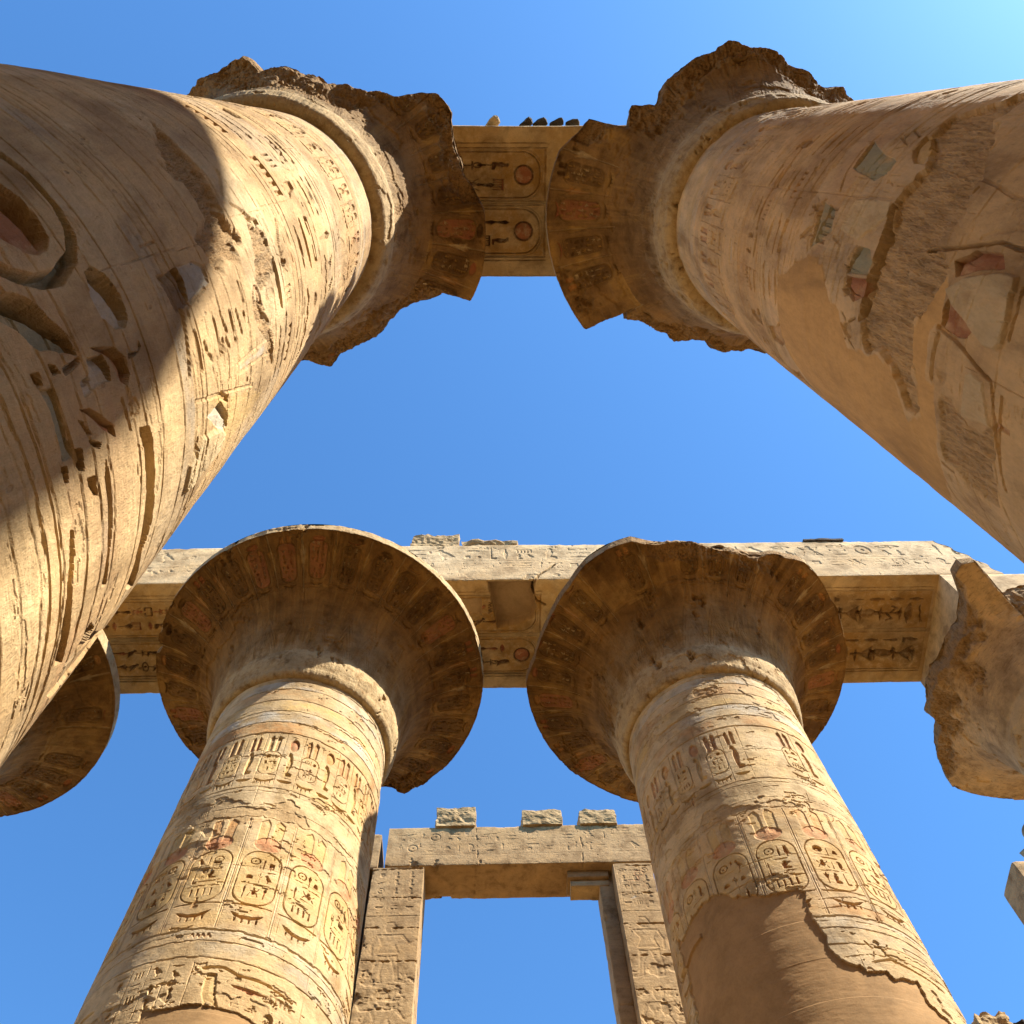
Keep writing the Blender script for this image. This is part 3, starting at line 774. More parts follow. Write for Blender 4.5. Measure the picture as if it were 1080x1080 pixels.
# ================================================================== capitals
TORUS = (.56, .42, .23)
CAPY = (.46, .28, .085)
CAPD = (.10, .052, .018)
def bell_profile(n, tr=1.65):
    """radius / height from the crevice under the torus, up the bell, over the lip and in to the abacus"""
    u = np.linspace(0, 1, 120)
    za, ra = 16.33 + .17 * u, 1.55 + (tr - 1.55) * np.sqrt(1 - (1 - u) ** 2)
    zb, rb = 16.50 + .50 * u[1:], tr + .03 * np.sin(np.pi * u[1:]) + .05 * u[1:]
    t = np.linspace(0, 1, 800)[1:]
    zc = 17.0 + 1.86 * t
    rc = tr + .05 + .36 * t + .10 * t ** 2 + (2.76 - tr) * t ** 5
    r = np.concatenate([ra, rb, rc]); z = np.concatenate([za, zb, zc])
    a = np.concatenate([[0], np.cumsum(np.hypot(np.diff(r), np.diff(z)))])
    q = np.linspace(0, a[-1], n + 40)
    r1, z1 = np.interp(q, a, r), np.interp(q, a, z)
    r1 *= 1 + (3.27 / r1[-1] - 1) * np.clip((z1 - 17) / 1.86, 0, 1) ** 5
    tor = np.interp(q, a, (z < 17.02).astype(float))
    z3 = np.linspace(18.86, 19.16, 12)[1:]; r3 = np.full(11, 3.27)
    r4 = np.linspace(3.25, 1.2, 14)[1:]; z4 = np.full(13, 19.165)
    return np.concatenate([[1.3], r1, r3, r4]), np.concatenate([[16.30], z1, z3, z4]), int((tor > .5).sum()) + 1

def make_capital(root, azc, half, nd, npf, seed, brk=None, rough=.0, paint=1.0, zcut=None, mat=None, ncart=30, deco=True, tr=1.65, jagr=.13):
    """brk: list of (azimuth, largest radius); the stone beyond has broken away"""
    th = np.concatenate([np.linspace(-half, half, nd), np.linspace(half, 2 * math.pi - half, 90)[1:-1]]) if half < 3.1 else np.linspace(-math.pi, math.pi, nd)[:-1]
    pr, pz, iT = bell_profile(npf, tr)
    arc = np.concatenate([[0], np.cumsum(np.hypot(np.diff(pr), np.diff(pz)) + 1e-6)])
    SR = 2.6
    C = Carving(th * SR, arc, seed)
    rg = C.rng
    iL = np.argmax(pz >= 18.859)
    aL = arc[iL]; bell0 = arc[iT]
    if deco:
        w = 2 * math.pi * SR / ncart
        a1 = aL - .10
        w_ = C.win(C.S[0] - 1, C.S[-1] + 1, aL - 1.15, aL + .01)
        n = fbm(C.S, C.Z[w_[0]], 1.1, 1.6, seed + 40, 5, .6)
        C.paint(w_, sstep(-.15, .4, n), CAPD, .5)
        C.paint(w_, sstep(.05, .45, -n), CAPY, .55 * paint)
        st = fbm(C.S, C.Z, 16, 1.2, seed + 41, 4, .6)                    # worn radial reeds
        C.h += st * .008
        C.paint((slice(None), slice(None)), sstep(.1, .45, st) * (arc > bell0)[:, None], CAPY, .28 * min(paint, 1.2))
        C.paint((slice(None), slice(None)), sstep(.1, .45, -st) * (arc > bell0)[:, None], CAPD, .22)
        for k in range(-ncart // 2, ncart // 2 + 1):
            s = (k + .5) * w + rg.uniform(-.03, .03)
            if not (C.S[0] < s < C.S[-1]): continue
            if rg.random() < .12: continue
            yc = a1 - .50 + rg.uniform(-.03, .03)
            C.glyph('lily', s + w * .5, yc - .08, w * .17, .52, .016, .010, rg.choice([CAPY, CAPY, 'C', 'O']), cs=.55 * min(paint, 1.3), bulge=.8)
            C.rrect(s, yc, w * .29, .37, w * .24, .012, .03, CAPY, rg.choice([CAPD, CAPD, CAPD, 'R']), .6 * min(paint, 1.2))
            for j in range(7):
                es = rg.choice([(-.17, -.02, .14), (-.16, .0, .16), (-.1, .12)])
                for e in es:
                    C.glyph(rg.choice(['sit', 'bird', 'owl', 'reed', 'ankh', 'djed', 'feather', 'sedge', 'comb', 'water', 'beetle', 'lily']), s + e * w, yc + .30 - j * .10, w * .085, .05, .03, .008, rg.choice([CAPY, CAPY, 'C', None]), cs=.75 * paint)
            C.glyph(rg.choice(['disc', 'plume2', 'collar']), s, a1 - .08, w * .24, .08, .03, .012, rg.choice(['R', 'O', CAPD]), cs=.7 * paint)
            C.glyph('collar', s, yc - .46, w * .3, .07, .03, .01, CAPD, cs=.5 * paint)
            for e, wd in ((.5, .014), (.43, .007), (.57, .007), (.37, .005), (.63, .005)):
                C.line([(s + w * e, a1 + .06), (s + w * (e + .01), a1 - .9 - rg.random() * .4)], wd, .016, .010, CAPY if wd < .01 else 'C', .5)
        for k in range(-16, 17):
            s = k * 2 * math.pi * SR / 24
            for g in (1, .8, .6, .4):
                C.line([(s - .34 * g, bell0 + .02), (s - .2 * g, bell0 + .5 * g), (s, bell0 + 1.05 * g), (s + .2 * g, bell0 + .5 * g), (s + .34 * g, bell0 + .02)], .008, .016, .01, rg.choice(['C', CAPD, 'O']), .4)
        for z in (aL - .03, aL - 1.02, aL - 1.10):
            C.hline(z, .01, .016)
        for _ in range(60):
            s = rg.uniform(C.S[0], C.S[-1]); z = rg.uniform(bell0 + .1, aL - .1); l = rg.uniform(.1, .5)
            C.line([(s, z), (s + rg.uniform(-.15, .15), z + l)], rg.choice([.006, .01]), .02, .01, rg.choice([None, CAPD, 'C']), .5)
    tz = np.maximum(np.clip((bell0 + .30 - arc) / .35, 0, 1)[:, None] + .8 * fbm(C.S, C.Z, 5, 2, seed + 70, 4, .6) * ((arc > bell0 - .15) & (arc < bell0 + .5))[:, None], ((pz > 18.87) * 1.0)[:, None]).clip(0, 1) * np.ones((1, len(th)))
    C.paint((slice(None), slice(None)), tz, TORUS, .85)
    gz = np.clip((arc - bell0) / .05, 0, 1) * np.clip((bell0 + 1.35 - arc) / .6, 0, 1)
    gn = fbm(C.S, C.Z, 1.4, .9, seed + 50, 5, .6)
    C.paint((slice(None), slice(None)), gz[:, None] * sstep(-.25, .3, gn), (.33, .235, .125), .6)
    n1_ = fbm(C.S, C.Z, .5, .5, seed + 1, 3) * .02 + fbm(C.S, C.Z, 3, 3, seed + 2, 4) * .010 + fbm(C.S, C.Z, 12, 12, seed + 3, 3, .6) * .005
    sc = fbm(C.S, C.Z, .8, 1.2, seed + 4, 5, .6)
    scar = sstep(.26, .31, sc) * .02
    # displace along the profile normal
    dr = np.gradient(pr); dz = np.gradient(pz); ln = np.hypot(dr, dz) + 1e-9
    nr, nz = dz / ln, -dr / ln
    D = C.h + n1_ - scar
    if brk:
        dg = (np.degrees(th + math.radians(azc)) + 180) % 360 - 180
        b_ = sorted(brk); bx = np.array([q[0] for q in b_]); by = np.array([q[1] for q in b_])
        lm = np.interp(dg, np.concatenate([bx - 360, bx, bx + 360]), np.tile(by, 3))
        near = np.clip(1 - (lm[None, :] - pr[:, None]) / .5, 0, 1) * (lm < 3.1)[None, :] * (pr[:, None] > 1.85)
        er = fbm(C.S, C.Z, 2.2, 2.2, seed + 80, 5, .65)
        nv = sstep(.25, .75, near + er * .8)
        D = D - nv * (.07 + .12 * np.clip(er + .3, 0, 1) + .03 * fbm(C.S, C.Z, 10, 10, seed + 81, 4, .7))
        C.msk[..., 1] = np.maximum(C.msk[..., 1], nv); C.pig[..., 3] *= 1 - nv
    Rr = pr[:, None] + nr[:, None] * D; Zz = pz[:, None] + nz[:, None] * D
    a = th + math.radians(azc)
    if brk:
        deg = (np.degrees(a) + 180) % 360 - 180
        b = sorted(brk); bx = np.array([q[0] for q in b]); by = np.array([q[1] for q in b])
        bx = np.concatenate([bx - 360, bx, bx + 360]); by = np.tile(by, 3)
        lim = np.interp(deg, bx, by)
        frac = np.clip((3.2 - lim) / .4, 0, 1)
        ja = fbm(th * 3, pz * 1.0 + arc * .2, 1.4, 1.2, seed + 60, 5, .62)
        jb = fbm(th * 3, np.zeros(1), 3.0, 1, seed + 61, 4, .6)
        rb = np.random.RandomState(seed + 63)
        kx = np.cumsum(rb.uniform(3, 12, 90)) - 190; ang = np.interp(deg, kx, rb.uniform(-1, 1, 90))
        L = lim[None, :] + frac[None, :] * (ang[None, :] * jagr + ja * .13 + jb * .03 - .06 * np.clip((pz[:, None] - 18.2), 0, 1))
        L = np.maximum(L, 1.66)
        over = Rr > L
        C.msk[..., 1] = np.where(over, 1, C.msk[..., 1]); C.pig[..., 3] = np.where(over, 0, C.pig[..., 3])
        # the ragged top of the broken part falls below the old rim
        zt = 19.1 - frac * (.08 + .22 * np.clip(n1(th * 3, 1.3, seed + 62) + .5, 0, 1.2))
        Rr = np.minimum(Rr, L + (Rr - L) * .02)
        Zz = np.minimum(Zz, np.where(pr[:, None] > 1.9, zt[None, :], 99))
    V = np.stack([Rr * np.cos(a), Rr * np.sin(a), Zz], -1)
    return link('capital', grid_mesh('capital', V, True, C.pig, C.msk), mat or M_CAP, root)

# ================================================================== bars (beams, jambs, abaci)
def bar(name, A, t, w, nf=8, nb=8, carve=None, bcarve=None, frame=None, mat=None, parent=None, seed=0, chip=.03, loc=(0, 0, 0), wob=.012, trim=None):
    """rectangular stone along local a; front face at b=-w/2 (height t along c), then underside, back, top.
    carve(C) / bcarve(C) draw on the front / underside. frame maps (a,b,c) to x,y,z."""
    A = np.asarray(A, float)
    qf = np.linspace(0, t, nf); qb = np.linspace(t, t + w, nb)[1:]
    qk = np.linspace(t + w, 2 * t + w, 8)[1:]; qt = np.linspace(2 * t + w, 2 * t + 2 * w, 12)[1:-1]
    q = np.concatenate([qf, qb, qk, qt])
    C = Carving(A, q, seed); C.fl = -1
    if carve: carve(C)
    if bcarve: bcarve(C)
    P = np.zeros((len(q), 2)); Nn = np.zeros((len(q), 2))
    for i, x in enumerate(q):
        if x <= t: P[i] = (-w / 2, t / 2 - x); n = (-1, 0)
        elif x <= t + w: P[i] = (-w / 2 + x - t, -t / 2); n = (0, -1)
        elif x <= 2 * t + w: P[i] = (w / 2, -t / 2 + x - t - w); n = (1, 0)
        else: P[i] = (w / 2 - (x - 2 * t - w), t / 2); n = (0, 1)
        Nn[i] = n
        for c in ((-1, 1), (-1, -1), (1, -1), (1, 1)):
            v = np.array([P[i][0] - c[0] * w / 2, P[i][1] - c[1] * t / 2])
            if np.hypot(*v) < .02: Nn[i] = np.array(c) / 2 ** .5
    corner = np.min(np.abs(q[:, None] - np.array([0, t, t + w, 2 * t + w, 2 * t + 2 * w])[None, :]), 1)
    ch = fbm(A, q, 1.8, 1.8, seed + 11, 5, .6)
    D = C.h + fbm(A, q, .5, .5, seed + 12, 3) * wob + fbm(A, q, 4, 4, seed + 13, 4) * wob * .5 + fbm(A, q, 16, 16, seed + 14, 2) * .002
    D = D - np.exp(-corner / .05)[:, None] * (chip * .5 + chip * 2.2 * np.clip(ch, 0, 1))
    big = sstep(.42, .5, ch) * np.exp(-corner / .12)[:, None] * chip * 2.5
    D = D - big
    B = P[:, 0][:, None] + Nn[:, 0][:, None] * D; Cc = P[:, 1][:, None] + Nn[:, 1][:, None] * D
    AA = np.broadcast_to(A[None, :], B.shape)
    # ragged ends
    AA = AA.copy()
    if trim: AA = trim(AA, B, Cc)
    L = np.stack([AA, B, Cc], -1)
    def capgrid(j):
        ring = L[:, j, :]; cen = ring.mean(0)
        return np.stack([cen + (ring - cen) * k for k in (1, .66, .33, .02)], 0)
    F = np.array(frame) if frame is not None else np.eye(3)
    tr = lambda G: G @ F.T
    c0, c1 = capgrid(0), capgrid(-1)
    V = tr(np.transpose(L, (1, 0, 2)))                                  # rows along a, wrap round the section
    pig = np.transpose(C.pig, (1, 0, 2)); msk = np.transpose(C.msk, (1, 0, 2))
    me = grid_mesh(name, V[:, ::-1], True, pig[:, ::-1], msk[:, ::-1], [(tr(c0), None, None, True), (tr(c1), None, None, True)])
    return link(name, me, mat, parent, loc)

FR_X = np.eye(3)                                                        # a=X, b=Y, c=Z
FR_Z = np.array([[0, 0, -1], [0, 1, 0], [1, 0, 0]], float)              # a=Z up, b=Y, c=-X

def rock(name, size, loc, seed, mat, parent=None, cuts=9, amp=.16, rot=0.0, pinch=0.0, rnd=0.0):
    rs = np.random.RandomState(seed)
    bm = bmesh.new(); bmesh.ops.create_cube(bm, size=2.0)
    bmesh.ops.subdivide_edges(bm, edges=bm.edges[:], cuts=cuts, use_grid_fill=True)
    from mathutils import noise as mn
    o = Vector(rs.rand(3) * 40)
    for v in bm.verts:
        c = v.co.copy(); n = c.normalized()
        e = max(abs(c.x), abs(c.y), abs(c.z))
        k = sum(abs(t) > .8 for t in c)
        p = Vector((c.x * size[0], c.y * size[1], c.z * size[2])) / 2
        if rnd: p = p.lerp(Vector((n.x * size[0], n.y * size[1], n.z * size[2])) * .56, rnd)
        d = mn.fractal(Vector((c.x * size[0], c.y * size[1], c.z * size[2])) * 2.2 + o, .8, 2.1, 5)
        m = min(size)
        p += n * d * m * amp * 1.3
        if k >= 2 and not rnd: p -= n * m * (.05 + .09 * abs(d)) * (k - 1)
        if pinch and c.z > 0: p.x *= 1 - pinch * c.z; p.y *= 1 - pinch * c.z
        v.co = p
    bmesh.ops.recalc_face_normals(bm, faces=bm.faces[:])
    me = bpy.data.meshes.new(name); bm.to_mesh(me); bm.free()
    for at in ('pig', 'msk'):
        me.attributes.new(at, 'FLOAT_COLOR', 'POINT').data.foreach_set('color', [0.0] * (4 * len(me.vertices)))
    o = link(name, me, mat, parent, loc)
    o.rotation_euler[2] = rot
    return o

# ================================================================== ground
def ground():
    r = np.concatenate([np.linspace(0, 40, 40), np.geomspace(42, 4000, 40)])
    a = np.linspace(0, 2 * math.pi, 97)[:-1]
    V = np.stack([r[:, None] * np.cos(a), r[:, None] * np.sin(a), np.broadcast_to((.02 * np.sin(r * 1.3))[:, None] - .02, (len(r), 96))], -1)
    V[..., 2] += np.random.RandomState(3).rand(*V.shape[:2]) * .02
    o = link('ground', grid_mesh('ground', V[:, ::-1], True), M_GROUND)
    o['kind'] = 'structure'
ground()

def column_base(root, seed):
    pr = np.array([2.15, 2.42, 2.48, 2.44, 2.3, 1.5]); pz = np.array([-.03, .12, .35, .52, .60, .61])
    th = np.linspace(0, 2 * math.pi, 73)[:-1]
    R = pr[:, None] + np.random.RandomState(seed).randn(6, 72) * .008
    V = np.stack([R * np.cos(th), R * np.sin(th), np.broadcast_to(pz[:, None], R.shape)], -1)
    return link('base', grid_mesh('base', V, True), M_GATE, root)

def abacus(root, w=3.3, d=2.7, seed=0):
    return bar('abacus', np.linspace(-w / 2, w / 2, 40), SOFFIT - RIM + .004, d, 20, 14, None, None, FR_X, M_BEAM, root, seed, .03, (0, 0, (SOFFIT + RIM) / 2))

# ================================================================== the columns
GRP = 'great open-papyrus columns of the hall'
def wide_text(C, s0, s1, zs, unit, depth):
    for z0, z1 in zs:
        C.text(s0, s1, z0, z1, unit, depth, .012)

# ---- near left
def deco_L1(C):
    bell_bands(C, .6, 1, -22, False, .026)
    for z, d in ((12.3, .014), (12.15, .01), (11.2, .012), (9.9, .012), (9.7, .008), (8.85, .010), (8.0, .010), (7.6, .008), (6.75, .010), (6.62, .008), (6.4, .008), (5.35, .008), (5.2, .008), (5.02, .006), (4.8, .008), (4.6, .006), (4.45, .006)):
        C.hline(z, .014, d, jag=.02)
    litter(C, 24, -1.9, 1.8, 6.5, 12.3, 201, 1.2, .012); litter(C, 20, -1.5, 1.4, 3.9, 6.6, 202, .5, .010)
    for z in (4.35, 4.62, 4.7, 5.1, 5.62, 6.1, 6.9, 7.3, 8.3, 9.2, 10.0, 11.15, 12.2): C.hline(z + .07 * math.sin(z * 7), .004 + .001 * z, .013, jag=.008)
    C.band(11.3, 12.1, 'Y', .3); C.band(6.42, 6.6, 'B', .4); C.band(5.2, 5.34, 'B', .3); C.band(9.72, 9.88, 'O', .35); C.band(4.9, 5.5, 'R', .16)
    C.text(-1.9, 1.9, 11.3, 12.05, .5, .03, .012, 'D', .5)  # dark pigment in cut signs, here and in the friezes, deepens groove shadows
    C.text(-1.9, 1.9, 10.1, 11.1, .6, .03, .012, 'O', .4)
    C.text(.2, 1.0, 8.9, 9.6, .5, .028, .012, 'D', .4)

L1 = thing('papyrus_column', 'giant near left column, half in deep shadow, huge sunk ovals carved low on its shaft', 'column', (XL1, ROW1_Y, 0), GRP)
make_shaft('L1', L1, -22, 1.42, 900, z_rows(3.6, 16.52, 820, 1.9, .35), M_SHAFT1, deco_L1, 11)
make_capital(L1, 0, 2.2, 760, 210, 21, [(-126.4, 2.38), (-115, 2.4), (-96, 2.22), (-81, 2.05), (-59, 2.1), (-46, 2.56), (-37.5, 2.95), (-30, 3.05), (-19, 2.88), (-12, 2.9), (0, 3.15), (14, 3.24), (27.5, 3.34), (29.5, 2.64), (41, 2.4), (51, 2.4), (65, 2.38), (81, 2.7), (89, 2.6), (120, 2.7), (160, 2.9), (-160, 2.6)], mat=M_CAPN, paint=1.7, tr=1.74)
abacus(L1, seed=31); column_base(L1, 1)

# ---- near right
def deco_R1(C):
    bell_bands(C, .6, 5, -163, False, .026)
    for z, d in ((12.4, .012), (12.2, .010), (11.6, .012), (10.7, .014), (10.6, .008), (9.7, .010), (9.2, .012), (8.6, .010), (8.0, .008), (7.5, .010), (6.6, .008)):
        C.hline(z, .014, d, jag=.02)
    litter(C, 30, -2.0, 1.2, 7.5, 13.2, 203, 1.1, .012); litter(C, 40, -1.8, .6, 5.2, 7.8, 204, .7, .012)
    for z in (9.25, 9.6, 10.6, 10.72, 11.55, 12.2, 12.5): C.hline(z + .05 * math.sin(z * 7), .011, .015, jag=.008)
    C.band(11.6, 12.5, 'O', .25); C.band(9.8, 11.2, 'R', .16, 1); C.band(9.2, 9.6, 'W', .2)
    C.text(-1.9, 1.3, 11.68, 12.15, .34, .026, .010, 'D', .5)
    C.text(-1.9, 1.3, 10.8, 11.5, .45, .03, .012, 'O', .5)
    C.text(-1.9, .6, 9.75, 10.5, .5, .03, .012, 'D', .4)
    C.text(-1.9, -.3, 8.7, 9.15, .34, .026, .012, 'D', .4)

R1 = thing('papyrus_column', 'giant near right column, shaded, with smooth ochre plaster beside a roughly hacked strip', 'column', (XR1, ROW1_Y, 0), GRP)
make_shaft('R1', R1, -163, 1.42, 900, z_rows(4.6, 16.52, 820, 2.4, .35), M_SHAFT2, deco_R1, 12)
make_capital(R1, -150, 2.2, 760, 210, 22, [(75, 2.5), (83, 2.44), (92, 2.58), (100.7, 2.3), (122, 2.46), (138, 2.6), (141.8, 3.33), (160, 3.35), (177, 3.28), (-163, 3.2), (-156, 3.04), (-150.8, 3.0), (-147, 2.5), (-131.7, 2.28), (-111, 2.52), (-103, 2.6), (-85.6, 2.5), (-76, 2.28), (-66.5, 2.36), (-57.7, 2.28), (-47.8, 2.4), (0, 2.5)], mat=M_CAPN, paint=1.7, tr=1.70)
abacus(R1, seed=32); column_base(R1, 2)

# ---- far left of the central pair
def deco_L2(C):
    bell_bands(C, 1.4, 7, -97.5 + 72, True, .030, .036)
    S = lambda az: math.radians(az + 72) * 1.6
    litter(C, 140, -2.5, 2.5, 8.4, 14.6, 205, .9, .014)
    for k, az in enumerate((-118, -110, -102, -94)):
        C.column_text(S(az), 9.5, 10.08, .10, .026, .012)
        C.line([(S(az - 4), 10.1), (S(az - 4), 9.4)], .008, .010)
    C.line([(S(-88), 10.08), (S(-88), 9.3)], .01, .016)
    C.line([(S(-84), 10.02), (S(-76), 10.05), (S(-70), 9.98), (S(-58), 9.98), (S(-45), 9.92)], .022, .03)
    C.glyph('owl', S(-79), 9.72, .17, .25, .022, .012, 'Y', cs=.5)
    C.glyph('basket', S(-63), 9.82, .26, .07, .02, .012, 'R', cs=.8)
    C.glyph('comb', S(-50), 9.84, .2, .08, .025, .01)
    C.text(S(-72), S(-38), 9.25, 9.68, .32, .026, .012)
    C.text(S(-36), S(20), 9.0, 9.9, .4, .024, .012)
    C.text(S(-160), S(-122), 9.0, 9.9, .4, .022, .012)
    C.text(S(-60), S(20), 8.4, 8.95, .4, .022, .012)
L2 = thing('papyrus_column', 'sunlit column left of the stone window frame, its round capital nearly whole', 'column', (XL2, ROW2_Y, 0), GRP)
make_shaft('L2', L2, -72, 1.58, 620, z_rows(8.2, 16.52, 820, None), M_SHAFT3, deco_L2, 13)
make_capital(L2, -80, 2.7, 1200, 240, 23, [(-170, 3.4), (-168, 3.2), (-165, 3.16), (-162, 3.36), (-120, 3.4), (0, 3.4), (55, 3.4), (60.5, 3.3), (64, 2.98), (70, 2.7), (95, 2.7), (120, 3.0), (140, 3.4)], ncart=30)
abacus(L2, seed=33); column_base(L2, 3)

# ---- far right of the central pair
def deco_R2(C):
    bell_bands(C, 1.1, 9, -101.5 + 110, True, .030, .034)
    S = lambda az: math.radians(az + 110) * 1.6
    litter(C, 140, -2.5, 2.5, 8.4, 14.6, 206, .9, .014)
    for z0, z1 in ((9.9, 10.3), (9.35, 9.75), (8.8, 9.2)):
        C.text(S(-84), S(0), z0, z1, .5, .02, .012)
    for z in (10.9, 10.75, 10.0):
        C.line([(S(-92), z - .05), (S(-75), z + .03), (S(-50), z - .02), (S(-20), z)], .01, .016)
    C.line([(S(-80), 9.9), (S(-72), 9.98), (S(-60), 9.9), (S(-46), 9.84)], .02, .03)
    C.band(10.62, 10.78, 'O', .55)
    C.text(S(-175), S(-150), 9.6, 10.5, .4, .018, .012)
R2 = thing('papyrus_column', 'column right of the stone window frame, rim chipped in front, brown plaster below', 'column', (XR2, ROW2_Y, 0), GRP)
make_shaft('R2', R2, -110, 1.58, 620, z_rows(8.2, 16.52, 820, None), M_SHAFT3, deco_R2, 14)
make_capital(R2, -100, 2.7, 1200, 240, 24, [(-173, 3.12), (175, 3.3), (-150, 3.12), (-140, 3.16), (-126.5, 3.3), (-113, 3.2), (-100, 2.9), (-94, 2.86), (-75, 2.88), (-63.6, 2.94), (-52, 3.2), (-47, 3.3), (-31, 3.22), (-12, 3.4), (34, 3.3), (90, 3.3), (140, 3.4)], ncart=30)
abacus(R2, seed=34); column_base(R2, 4)

# ---- edges of the photograph
def deco_plain(C):
    bell_bands(C, .6, 3, -60, True)
L3 = thing('papyrus_column', 'column at the left edge, only its dark round capital showing behind the near shaft', 'column', (XL3, ROW2_Y, 0), GRP)
make_shaft('L3', L3, -45, 1.5, 260, z_rows(8.2, 16.52, 260, None), M_SHAFT3, deco_plain, 15)
make_capital(L3, -40, 2.2, 620, 160, 25, None, ncart=30)
abacus(L3, seed=35); column_base(L3, 5)
R3 = thing('papyrus_column', 'column cut by the right edge, broken worn capital with a thin upright horn of stone', 'column', (XR3, ROW2_Y, 0), GRP)
make_shaft('R3', R3, -135, 1.5, 260, z_rows(8.2, 16.52, 260, None), M_SHAFT2, deco_plain, 16)
make_capital(R3, -150, 2.2, 900, 220, 26, [(158.5, 2.5), (150, 2.42), (140.5, 2.6), (126.6, 2.95), (116.5, 3.24), (100, 3.22), (85, 3.3), (40, 3.3), (0, 3.0), (-60, 2.4), (-111, 2.0), (-125.5, 2.1), (-127.5, 3.08), (-132, 3.2), (-136, 3.12), (-141, 2.6), (-150, 2.35), (-165, 2.3), (178, 2.35)], ncart=30, paint=.4, mat=M_CAPR, deco=False, jagr=.03)
abacus(R3, seed=36); column_base(R3, 6)

# ================================================================== architraves
def front_text(x0, x1, seed):
    def f(C):
        C.rng.seed(seed)
        for q in (.12, .92, 1.45): C.line([(x0, q), (x1, q)], .008, .010)
        C.text(x0 + .1, x1 - .1, .18, .88, .55, .018, .010)
        C.text(x0 + .1, x1 - .1, .98, 1.40, .4, .016, .010)
        litter(C, 90, x0, x1, .05, 1.85, seed + 9, .9, .014)
    return f

SOFY = (.36, .19, .045)
def soffit_bands(C, t, x0, x1, kind, seed):
    """two bands of large signs along the underside; q runs from the front edge backwards"""
    r = C.rng; r.seed(seed)
    w = C.win(-99, 99, t + .02, t + BEAM_W - .02)
    n = fbm(C.S[w[1]], C.Z[w[0]], 1.0, 1.4, seed + 90, 5, .6)
    C.paint(w, sstep(-.5, .3, n), (.40, .24, .075), .6)
    for q in (.30, .38, 1.31, 1.38, 2.32, 2.38):
        C.line([(x0, t + q), (x1, t + q)], .012, .035, .01, (.14, .07, .03), .6)
    C.line([(x0, t + 1.345), (x1, t + 1.345)], .012, .05)
    for q0 in (.40, 1.40):
        w = C.win(x0, x1, t + q0, t + q0 + .9)
        n = fbm(C.S[w[1]], C.Z[w[0]], 1.2, 1.5, seed + int(q0 * 10), 4)
        C.paint(w, sstep(-.4, .3, n), SOFY, .75)
        C.paint(w, sstep(.05, .4, -n), (.16, .085, .03), .5)
        qc = t + q0 + .45
        if kind == 'ring':
            C.rrect((x0 + x1) / 2, qc, (x1 - x0) / 2 - .12, .40, .34, .014, .04, (.14, .07, .03), None)
            C.rrect((x0 + x1) / 2, qc, (x1 - x0) / 2 - .07, .445, .38, .010, .03, 'C', None)
            xd = x1 - .42
            C.glyph('disc', xd, qc, .235, .235, .04, .012, (.10, .04, .02), bulge=.2, cs=.8)
            C.glyph('disc', xd, qc, .20, .20, -.02, .02, 'R', bulge=0, cs=.85)
            C.line([(x1 - .02, t + q0), (x1 - .02, t + q0 + .9)], .02, .03)
            x = x1 - .85
            while x > x0 + .25:
                g = r.choice(['comb', 'sit', 'lily', 'owl', 'water', 'house', 'ankh', 'eye', 'disc'])
                for dq in (-.17, .17):
                    C.glyph(r.choice(['comb', 'sit', 'lily', 'owl', 'water', 'house', 'ankh', 'eye', 'bird', 'mouth', 'reed', 'djed', 'beetle', 'cobra']), x, qc + dq, .125, .17, .05, .012, r.choice([(.10, .05, .02), 'R', (.14, .07, .03), (.14, .07, .03)]), rot=math.pi / 2, cs=1.0)
                x -= .255
        else:
            x = x1 - .45
            k = 0
            while x > x0 + .3:
                g = ['lily', 'leaf', 'sedge', 'jar', 'lily', 'cobra'][(k + int(q0 * 3)) % 6]
                C.glyph(g, x, qc + .08, .28, .30, .07, .016, (.17, .09, .035), rot=math.pi / 2, cs=.6)
                C.glyph(r.choice(['leaf', 'mouth', 'snake']), x + .26, qc + .1, .2, .12, .06, .014, (.17, .09, .035), rot=math.pi / 2, cs=.6)
                C.glyph(r.choice(['reed', 'jar', 'loaf', 'stroke', 'sit']), x + .14, qc - .26, .12, .18, .05, .018, 'D', rot=math.pi / 2)
                x -= .44; k += 1

BG = 'stone architrave beams'
def beam(label, x0, x1, y, nx, nf, nb, kind, seed, dmg=None, dx=(0, 0), trim=None, mat=M_BEAM):
    t = TOP - SOFFIT; cx = (x0 + x1) / 2
    A = np.linspace(x0 - cx, x1 - cx, nx)
    def cf(C): front_text(x0 - cx, x1 - cx, seed)(C)
    def cb(C):
        soffit_bands(C, t, dx[0] - cx, dx[1] - cx, kind, seed + 5)
        if dmg: dmg(C, t, cx)
    o = bar('stone_architrave', A, t, BEAM_W, nf, nb, cf, cb, FR_X, mat, None, seed, .03, (cx, y, (TOP + SOFFIT) / 2), .012, trim)
    return tag(o, label, 'architrave', BG)

